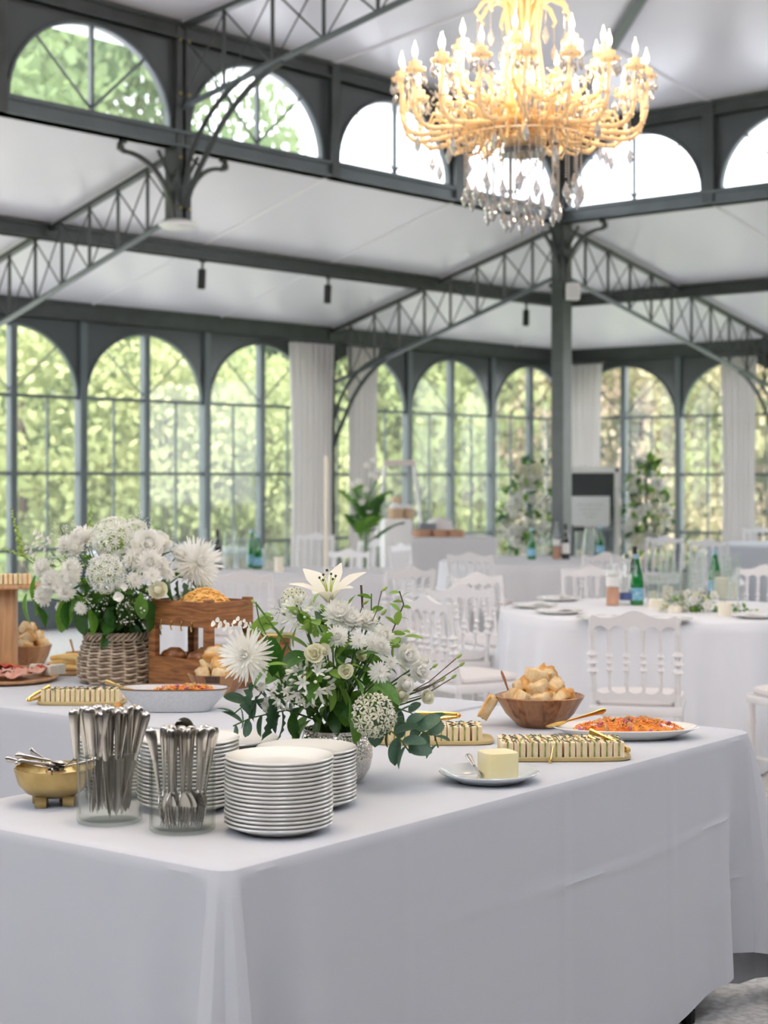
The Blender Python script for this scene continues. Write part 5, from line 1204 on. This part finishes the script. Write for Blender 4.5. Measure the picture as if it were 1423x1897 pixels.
for a in [('allium', 209, 997, 82, .10, .55), ('allium', 197, 1062, 76, .20, .85), ('allium', 250, 985, 50, 0, .3), ('gyp', 262, 962, 46, -.05, .2), ('gyp', 238, 966, 36, -.05, .2), ('snap', 40, 1020, 90, 0, 0, 0, (-.25, 0, 1)), ('snap', 48, 1030, 60, 0, 0, 0, (-1, 0, .3)), ('snap', 166, 1000, 90, -.05, 0, 0, (.03, 0, 1)), ('freesia', 75, 1040, 56, 0, 0, 0, (-.7, 0, .6)), ('freesia', 90, 1020, 44, .02, .3),
          ('mum', 154, 1000, 56, .04, .3), ('mum', 128, 1010, 46, .06, .4), ('mum', 140, 1018, 40, .08, .4), ('peony', 272, 1014, 74, .12, .45), ('peony', 292, 1006, 60, .06, .35), ('mum', 255, 1037, 50, .16, .5), ('mum', 277, 1042, 52, .18, .6), ('mum', 296, 1050, 40, .16, .6), ('daisy', 281, 1067, 34, .22, .8), ('daisy', 250, 1075, 34, .2, .8),
          ('mum', 133, 1054, 42, .16, .6), ('mum', 134, 1070, 34, .18, .7), ('mum', 98, 1076, 48, .12, .5), ('mum', 112, 1085, 34, .15, .6), ('mum', 82, 1104, 40, .12, .6), ('mum', 123, 1096, 36, .18, .8), ('mum', 80, 1052, 40, .08, .4), ('daisy', 150, 1127, 26, .2, .4), ('rose', 293, 1094, 50, .20, .9), ('spider', 365, 1043, 88, .05, .55), ('spider', 350, 1035, 60, .0, .35), ('daisy', 345, 1058, 34, .08, .6), ('lisianthus', 372, 1088, 50, .02, .5), ('daisy', 312, 1064, 26, .16, .7), ('rosew', 330, 1030, 46, .06, .4), ('daisy', 346, 1130, 20, .08, .7), ('rosew', 322, 1112, 28, .1, .6),
          ('freesia', 222, 1108, 60, .22, .8), ('freesia', 232, 1090, 44, .22, .8), ('freesia', 100, 1010, 60, .03, .3), ('daisy', 111, 1124, 20, .14, .6), ('agap', 345, 1110, 50, .08, .6),
          ('gyp', 130, 985, 46, 0, .4), ('gyp', 110, 985, 46, 0, .4), ('gyp', 165, 1030, 60, .12, .5), ('gyp', 240, 1060, 70, .18, .5), ('gyp', 250, 1105, 76, .2, .5), ('gyp', 180, 1110, 56, .2, .5), ('gyp', 90, 1045, 50, .05, .5), ('gyp', 240, 1135, 60, .18, .5), ('gyp', 75, 1065, 46, .05, .5), ('gyp', 320, 1128, 50, .1, .5), ('gyp', 120, 1030, 56, .08, .5), ('gyp', 310, 1010, 56, .02, .3), ('gyp', 200, 1030, 50, .14, .3)]:
    Q.flower(*a)
Q.fill(['dark', 'dark', 'broad'], 90, .19, .15, .12, DP(215, 1085, KD), (.06, .11), HT+.17)
Q.fill(['dark'], 50, .11, .11, .06, DP(215, 1140, KD), (.07, .11), HT+.165)
for a in [('broad', 66, 1066, -.2, 1, 64, .08, .2), ('broad', 50, 1100, -.15, 1, 60, .08, -.3), ('broad', 68, 1105, .2, 1, 38, .10, 0), ('broad', 118, 1110, .05, 1, 66, .15, .1), ('dark', 130, 1110, -.4, 1, 60, .15), ('broad', 165, 1130, .4, 1, 50, .18, .2), ('dark', 150, 1125, 0, 1, 60, .12), ('lobed', 340, 1080, .3, 1, 72, .12, .1), ('lobed', 355, 1090, .7, 1, 60, .08, .2), ('lobed', 330, 1075, -.1, 1, 66, .12, 0), ('lobed', 345, 1070, 1, .6, 50, .06, 0), ('dark', 315, 1050, -.2, .8, 70, .12), ('broad', 262, 1100, 0, 1, 50, .2), ('dark', 275, 1110, .3, 1, 66, .16), ('dark', 70, 1125, .5, .6, 40, .1), ('dark', 100, 1130, -.8, 1, 44, .1), ('broad', 285, 975, .6, .4, 34, 0), ('dark', 176, 1120, .1, 1, 56, .16), ('broad', 82, 1040, .2, 1, 40, .02)]: Q.leafpx(*a)
# ================================================================ guest-table things
greenb = glass('green_bottle_glass', (.06, .50, .16), .10, .04, edge=(.4, .6, .4), edgeamt=.8, body=.25, bcol=(.03, .32, .10))
darkb = mat('dark_bottle_glass', (.012, .016, .012), .08, 0, spec=.7, coat=.5)
rosem = glass('rose_wine', (.95, .62, .42), .06, .03, edge=(.9, .6, .5), edgeamt=.6, body=.35, bcol=(.90, .52, .34))
lab_b = mat('label_blue', (.16, .42, .60), .6, 0, var=(60, (.45, .65, .75), .5, .6)); lab_w = mat('label_white', (.78, .77, .74), .6)
waxm = mat('candle_wax', (.86, .80, .66), .5, 0, sss=.3); capm = mat('bottle_cap', (.35, .55, .68), .35, .4)
def bottle(p, kind, label, h=.30, z=HT):
    r = thing('bottle', label, 'bottle', T(p.x, p.y, z)); k = h/.30
    pr = [(0, .004), (.034, .0), (.037, .006), (.037, .165), (.034, .19), (.018, .225), (.0135, .24), (.0135, .29), (.015, .292), (.015, .30), (0, .30)]
    if kind in ('green', 'water'): pr = [(0, .004), (.034, 0), (.038, .006), (.038, .13), (.034, .165), (.022, .21), (.0145, .25), (.0135, .275), (.0155, .277), (.0155, .285), (0, .285)]
    pr = [(a*1.0, b_*k) for a, b_ in pr]; m = {'green': greenb, 'wine': darkb, 'rose': thing_glass, 'water': thing_glass, 'clear': thing_glass}[kind]
    MB().lathe(pr, 24).obj('body', m, r)
    if kind == 'rose': MB().lathe([(0, .006), (.035, .006), (.035, .10*k), (0, .10*k)], 24).obj('wine', rosem, r); MB().lathe([(.0374, .11*k), (.0374, .16*k)], 24).obj('label', lab_w, r)
    if kind == 'green': MB().lathe([(.0386, .03*k), (.0386, .10*k)], 24).obj('label', lab_b, r); MB().lathe([(.0163, .262*k), (.0163, .288*k), (0, .289*k)], 16).obj('cap', capm, r)
    if kind == 'wine': MB().lathe([(.0376, .05*k), (.0376, .14*k)], 24).obj('label', lab_w, r); MB().lathe([(.0155, .25*k), (.0155, .302*k), (0, .303*k)], 16).obj('capsule', mat('capsule', (.02, .02, .025), .4), r)
    if kind == 'water': MB().lathe([(.0386, .03*k), (.0386, .07*k)], 24).obj('label', mat('label_navy', (.08, .12, .30), .5), r); MB().lathe([(.016, .265*k), (.016, .29*k), (0, .291*k)], 16).obj('cap', chromem, r)
    return r
def bt(px, py, kind, label, h=.3): return bottle(G(px, py, HT), kind, label, h)
bt(703, 0, 'green', '') if False else None
bt(1135, 1122, 'rose', 'rose wine bottle on the nearest round table, left of the water bottle', .31)
bt(1160, 1121, 'water', 'clear water bottle with navy label on the nearest round table', .30)
bt(1180, 1121, 'green', 'green water bottle with blue label on the nearest round table', .30)
bt(1176, 1108, 'wine', 'dark wine bottle behind the green bottle on the nearest round table', .31)
bt(1324, 1090+14, 'green', 'green bottle behind the flowers of the nearest round table', .29)
bt(1343, 1104, 'clear', 'clear bottle behind the flowers of the nearest round table', .31)
bt(985, 1036, 'green', 'green bottle left on the table in front of the column', .29)
bt(1031, 1036, 'rose', 'rose wine bottle on the table in front of the column', .33)
bt(1048, 1036, 'wine', 'dark wine bottle with pale label in front of the column', .31)
bt(1112, 1030, 'green', 'green bottle at the right on the table in front of the column', .29)
bt(403, 1055, 'wine', 'dark wine bottle right of the left bouquet', .31)
bt(380, 1056, 'rose', 'rose wine bottle hidden partly by the left bouquet', .32)
bt(466, 1052, 'green', 'left of two green bottles above the lily', .32)
bt(477, 1054, 'green', 'right of two green bottles above the lily', .28)
bt(436, 1055, 'clear', 'clear bottle between the dark and the green bottle', .32)
def hurricane(px, py, h, rr, label, candle=.09, foot=False):
    p = G(px, py, HT); r = thing('candle_lantern', label, 'candle holder', T(p.x, p.y, HT), 'glass candle cylinders')
    z0 = .05 if foot else 0
    if foot: MB().lathe([(rr*.9, 0), (rr*.9, .006), (.012, .012), (.012, z0), (rr*.7, z0+.008)], 24).obj('foot', thing_glass, r)
    MB().lathe([(0, z0+.004), (rr*.9, z0+.004), (rr, z0+.02), (rr, h), (rr-.003, h), (rr-.003, z0+.02), (0, z0+.010)], 28).obj('glass', thing_glass, r)
    if candle: 
        MB().lathe([(0, z0+.012), (rr*.62, z0+.012), (rr*.62, z0+candle), (rr*.55, z0+candle+.004), (0, z0+candle-.004)], 24).obj('candle', waxm, r)
def candle(px, py, h, rr, label):
    p = G(px, py, HT); r = thing('pillar_candle', label, 'candle', T(p.x, p.y, HT), 'cream pillar candles'); MB().lathe([(0, 0), (rr, 0), (rr, h-.004), (rr*.9, h), (0, h-.006)], 28).obj('wax', waxm, r); MB().tube([(0, 0, h-.006), (.001, 0, h+.008)], .0015, 4).obj('wick', darkc, r)
for a in [(1210, 1119, .16, .035, 'low glass cylinder candle right of the green bottle', .07), (1237, 1124, .25, .05, 'tall glass cylinder with cream candle in the flowers', .11), (1266, 1122, .19, .04, 'glass cylinder candle second right of the flowers start', .08), (1337, 1128, .21, .058, 'wide glass cylinder on the right of the flowers', .12, True), (1355, 1112, .26, .05, 'glass cylinder at the rear right of the flowers', .10),
          (1290, 1110, .28, .05, 'tall glass cylinder behind the flowers', .0, True), (1010, 1030, .22, .045, 'glass cylinder on the table by the column, left', .08), (1075, 1034, .24, .05, 'glass cylinder on the table by the column, centre', .07), (1092, 1032, .26, .045, 'glass cylinder on the table by the column, right', .0),
          (425, 1054, .30, .05, 'tall glass cylinder left of the green bottles', .10), (450, 1054, .26, .045, 'glass cylinder just left of the green bottles', .08), (500, 1056, .20, .05, 'glass cylinder right of the green bottles', .07)]: hurricane(*a)
candle(1343, 1142, .075, .036, 'short cream pillar candle in front of the right glass cylinder'); candle(1250, 1136, .04, .034, 'low cream candle before the flowers on the nearest round table'); candle(1216, 1128, .055, .04, 'round cream candle beside the green bottle'); candle(517, 1060, .115, .035, 'tall cream pillar candle right of the green bottles')
# table garland
GB = G(1290, 1133, HT); Q = Bouquet(V((GB.x, GB.y, HT)), 'low garland of white roses and greenery on the nearest round table', GB.y, 1290, 1120, 13)
for a in [('gyp', 1245, 1112, 44, .05, .5), ('rosew', 1285, 1112, 26, .12, .6), ('rosew', 1322, 1105, 26, .1, .6), ('rosew', 1312, 1122, 30, .16, .7), ('rosew', 1270, 1128, 24, .05, .6), ('rosew', 1312, 1120, 28, .08, .7), ('rose', 1290, 1104, 22, 0, .4), ('rosew', 1275, 1100, 22, 0, .4), ('rose', 1303, 1108, 20, .02, .5), ('gyp', 1262, 1105, 30, 0, .4), ('rose', 1230, 1124, 24, .04, .5), ('rosew', 1299, 1095, 18, -.02, .3), ('gyp', 1290, 1118, 34, .04, .4), ('rosew', 1258, 1118, 20, .03, .5), ('bud', 1398, 1130, 14, 0, .4), ('rosew', 1365, 1122, 18, 0, .4)]: Q.flower(*a)
Q.fill(['light', 'broad', 'dark', 'euc'], 80, .20, .09, .05, DP(1290, 1122, GB.y), (.035, .06), HT+.006)
Q.fill(['broad'], 10, .07, .05, .01, DP(1378, 1128, GB.y), (.03, .05), HT+.006)
# plates with napkins
pset = plate_mesh(.13, china, .016); napm = mat('folded_napkin', (.80, .80, .82), .9)
for k, (px, py) in enumerate(((1035, 1113), (990, 1126), (1035, 1137), (1236, 1152), (1405, 1145), (1115, 1150))):
    p = G(px, py, HT); o = put('plate', pset, None, T(p.x, p.y, HT+.001)); tag(o, 'white dinner plate laid on the nearest round table, %s from the left rear' % nth(k), 'plate', 'plates laid on the round table')
    q = MB().grid(lambda u, v: ((u-.5)*.15, (v-.5)*.10, .022+.010*sin(3*u+2*v)*(.5+u*.5)), 8, 5).add([], []).obj('napkin', napm, None, T(p.x, p.y, HT) @ rotz(.3*k)); sm = q.modifiers.new('thick', 'SOLIDIFY'); sm.thickness = .006
    tag(q, 'folded white napkin on the %s plate of the nearest round table' % nth(k), 'napkin', 'napkins on the round table')
# ---------------------------------------------------------------- dessert bar
def zat(py, d): return EYE+(HOR-py)*d/FPX
BD = 16.5
def bx(px, d): return (px-CX)/FPX*d
zt = zat(996, BD)
o = rect_cloth(T(bx(752, BD), BD, 0) @ rotz(.12), bx(925, BD)-bx(752, BD), .75, 'tablecloth', 'tall white cloth hanging over the dessert bar', h=zt, seed=12, lobes=(.02,)*4, amp=(.03, .03, .03, .03), creases=False, mtl=cloth2); o['category'] = 'tablecloth'
zp = zat(961, 16.2); o = MB().rbox((0, 0, zp/2), (.26, .30, zp), .01).obj('plinth', whitep, None, T(bx(733, 16.2), 16.2, 0) @ rotz(.15)); tag(o, 'white plinth box left of the dessert bar with baskets on it', 'plinth')
bask = mat('pale_basket', (.50, .34, .20), .7, 0, var=(40, (.66, .50, .34)), bump=(120, .5))
def basket(px, dz, d, r, h, label, cloth=True):
    b = thing('basket', label, 'basket', T(bx(px, d), d, dz+.002), 'small round baskets'); MB().lathe([(0, 0), (r*.9, 0), (r, h*.3), (r*1.02, h), (r*.95, h), (r*.93, .02), (0, .02)], 24).obj('body', bask, b)
    if cloth: MB().lathe([(r*.9, h*.8), (r*.85, h*1.15), (r*.5, h*1.45), (0, h*1.5)], 20).obj('liner', cushm, b)
basket(733, zp, 16.16, .072, .10, 'round basket on the plinth, left of two'); basket(757, zp, 16.22, .055, .09, 'round basket on the plinth, right of two')
basket(735, zp+.155, 16.20, .05, .05, 'small pale basket on top of the left plinth basket', False)
for k, (px, rr) in enumerate(((782, .10), (815, .085), (845, .085))):
    b = thing('wooden_bowl', 'shallow round wooden tray on the dessert bar, %s from the left' % nth(k), 'bowl', T(bx(px, BD+.15), BD+.15, zt+.001), 'shallow trays on the dessert bar'); MB().lathe([(0, 0), (rr*.9, 0), (rr, .07), (rr*.95, .07), (rr*.88, .01), (0, .01)], 28).obj('body', mat('tray_wood', (.52, .30, .19), .6), b)
o = MB().rbox((0, 0, .07), (.16, .02, .13), .004).obj('menu_board', mat('slate', (.20, .22, .25), .6), None, T(bx(793, BD+.32), BD+.32, zt) @ X4.Rotation(-.2, 4, 'X')); tag(o, 'small grey slate board standing behind the wooden trays', 'sign')
o = MB().lathe([(0, 0), (.13, 0), (.14, .05), (.12, .15), (.05, .18), (0, .18)], 28).obj('cake_box', cushm, None, T(bx(815, BD+.52), BD+.52, zt)); tag(o, 'white covered dish behind the slate board', 'dish')
# glass fronted A-frame case behind the bar
fr = thing('display_frame', 'white tapering frame with a glass pane behind the baskets', 'frame', T(bx(740, 17.3), 17.3, 0))
w0, w1, z1 = .26, .14, zat(853, 17.3); z0f = .0
for s in (-1, 1): MB().tube([(s*.34, 0, 0), (s*w1, 0, z1)], .018, 4).obj('leg', whitep, fr)
MB().box(-w1-.02, w1+.02, -.02, .02, z1-.05, z1).obj('top_rail', mat('pinkish_wood', (.70, .60, .56), .6), fr)
MB().add([(-.30, 0, .5), (.30, 0, .5), (w1, 0, z1-.05), (-w1, 0, z1-.05)], [(0, 1, 2, 3)]).obj('pane', clear, fr, ang=None)
# palm in a tall vase
PD_ = 14.3; pv = V((bx(678, PD_), PD_, 0)); stt = thing('side_table', 'small round white table under the palm vase', 'table', T(pv)); MB().lathe([(0, .70), (.2, .70), (.2, .72), (0, .72)], 28).obj('top', whitep, stt); MB().tube([(0, 0, 0), (0, 0, .70)], .02, 8).obj('stem', whitep, stt); MB().lathe([(.15, 0), (.15, .01), (.02, .03)], 24).obj('foot', whitep, stt)
r = thing('vase', 'tall clear glass vase with green stems by the dessert bar', 'vase', T(pv.x, pv.y, .721)); MB().lathe([(0, .004), (.05, .0), (.035, .12), (.04, .30), (.06, .46), (.057, .46), (.037, .30), (.03, .12), (0, .01)], 24).obj('glass', thing_glass, r)
Q = Bouquet(V((pv.x, pv.y, 1.02)), 'dark green palm fronds with white orchids in the tall glass vase', PD_, 670, 920, 4)
MB().tube([(0, 0, -.34), (0, 0, .05)], .02, 6).obj('stem', stemg, Q.r)
def frond(dirv, L, n=16, zo=0):
    d = V(dirv).normalized(); pts = [d*L*i/8 + V((0, 0, zo-.35*L*(i/8)**2)) for i in range(9)]; b = MB().tube(pts, .004, 4, cap=False)
    up = V((0, 0, 1)); sd = d.cross(up); 
    if sd.length < .1: sd = V((1, 0, 0))
    sd.normalize()
    for i in range(n):
        q = .2+.8*i/n; p = d*L*q + V((0, 0, zo-.35*L*q*q)); l = L*.26*sin(pi*(.25+.7*q*.9))
        for s in (-1, 1):
            e = p + (d*.75+sd*s)*l*.8 + V((0, 0, -.25*l)); w = V((0, 0, .006)) + d*.006; b.add([p-w*.5, p+w*.5, (p+e)/2+w, e, (p+e)/2-w], [(0, 1, 2, 3, 4)])
    b.obj('palm_frond', leafd if n % 2 else leafm, Q.r, ang=None)
rnd = random.Random(5)
for k in range(20): a = 2*pi*k/20; e = rnd.uniform(.9, 4); frond((cos(a), sin(a), e), rnd.uniform(.28, .50), 8+k % 2, rnd.uniform(-.12, .22))
for (px, py) in ((692, 853), (680, 862), (688, 880), (664, 892), (655, 898), (678, 907), (702, 872), (699, 884), (684, 945), (670, 930)): Q.flower('daisy', px, py, 14, .12, .6)
# taper candle stand by the wall post
r = thing('taper_candle', 'tall white taper candle in front of the second curtain', 'candle', T(bx(604, 12.2), 12.2, HT)); MB().lathe([(0, 0), (.04, 0), (.012, .03), (.012, .08), (.014, .09), (.014, .86), (.006, .88), (0, .88)], 16).obj('wax', waxm, r)
# framed mirror with sign
MD = 19.6; mr = thing('framed_mirror', 'large mirror in a white frame right of the column', 'mirror', T(bx(1098, MD), MD, 0) @ rotz(.0))
mz0, mz1, mw = .35, zat(866, MD), .31
for s in (-1, 1): MB().rbox((s*(mw-.03), 0, (mz0+mz1)/2), (.065, .05, mz1-mz0), .01).obj('frame_side', whitep, mr)
for z in (mz0, mz1-.03): MB().rbox((0, 0, z), (2*mw, .05, .07), .01).obj('frame_rail', whitep, mr)
MB().box(-mw+.05, mw-.05, -.004, .004, mz0, mz1-.05).obj('mirror_glass', mat('mirror', (.24, .27, .29), .06, .85), mr)
for s in (-1, 1): MB().tube([(s*.2, .0, mz0+.02), (s*.24, -.02, 0)], .015, 6).obj('leg', whitep, mr)
MB().tube([(0, .02, mz1-.3), (0, .45, 0)], .015, 6).obj('leg', whitep, mr)
sg = thing('welcome_sign', 'white printed sign card standing before the mirror', 'sign', T(bx(1094, MD-.25), MD-.25, zat(972, MD-.25)) @ rotz(0))
sh_ = .324; MB().rbox((0, 0, sh_/2), (.44, .012, sh_), .003).obj('card', mat('card', (.78, .80, .78), .6), sg)
inkm = mat('faded_ink', (.50, .54, .50), .7)
b = MB()
for (z, w) in ((.22, .30), (.17, .26), (.12, .18), (.08, .10)):
    x = -w/2; rr_ = random.Random(int(z*100))
    while x < w/2: l = rr_.uniform(.015, .05); b.box(x, min(x+l, w/2), -.0085, -.0065, z, z+.012); x += l+.012
o = b.obj('faint_lines', inkm, sg); o['kind'] = 'stuff'
r_ = thing('easel', 'slim white easel holding the sign card', 'easel', T(bx(1094, MD-.2), MD-.2, 0))
for s in (-1, 1): MB().tube([(s*.2, -.02, 0), (s*.03, .02, zat(962, MD-.25))], .012, 6).obj('leg', whitep, r_)
MB().tube([(0, .3, 0), (0, .03, zat(962, MD-.25))], .012, 6).obj('leg', whitep, r_); MB().box(-.2, .2, -.06, .0, zat(972, MD-.25)-.02, zat(972, MD-.25)-.002).obj('ledge', whitep, r_)
# tall floral pillars
def pillar(px, d, ytop, ybot, w, label, seed, nf=46, nl=150):
    p = V((bx(px, d), d, 0)); rnd = random.Random(seed); Qp = Bouquet(p, label, d, px, (ytop+ybot)/2, seed); H0, H1 = zat(ybot, d), zat(ytop, d)
    MB().tube([(0, 0, 0), (0, 0, H1*.95)], .02, 6).obj('stand', iron2, Qp.r)
    for i in range(nf):
        q = rnd.random(); ww = w*(.45+.55*sin(pi*min(1, q+.15))); x = rnd.uniform(-ww, ww); y = rnd.uniform(-.22, .05); P = V((x, y, H0+(H1-H0)*q*.93)); k = rnd.choice(['rosew', 'rose', 'mum', 'peony', 'gyp', 'gyp'])
        o = put(PART[k][0], FL[k], Qp.r, T(P) @ aim((x*.5, -1, rnd.uniform(-.2, .4))) @ X4.Scale(rnd.uniform(.09, .17)*(1.3 if k == 'gyp' else 1), 4))
        if k == 'gyp': o['kind'] = 'stuff'
    for i in range(nl):
        q = rnd.random(); ww = w*(.4+.6*sin(pi*min(1, q+.1))); x = rnd.uniform(-ww, ww)*1.1; P = V((x, rnd.uniform(-.18, .15), H0+(H1-H0)*q))
        Qp.leaf(rnd.choice(['dark', 'light', 'euc', 'broad']), p+P, (x+rnd.uniform(-.3, .3), -.3, rnd.uniform(-.6, .9)), rnd.uniform(.09, .17), rnd.uniform(-1, 1))
pillar(980, 19.8, 850, 1045, .32, 'tall pillar of white roses and greenery left of the column', 31, 120, 120)
pillar(1197, 19.2, 845, 1015, .24, 'tall pillar of greenery and white roses right of the mirror', 32, 70, 130)
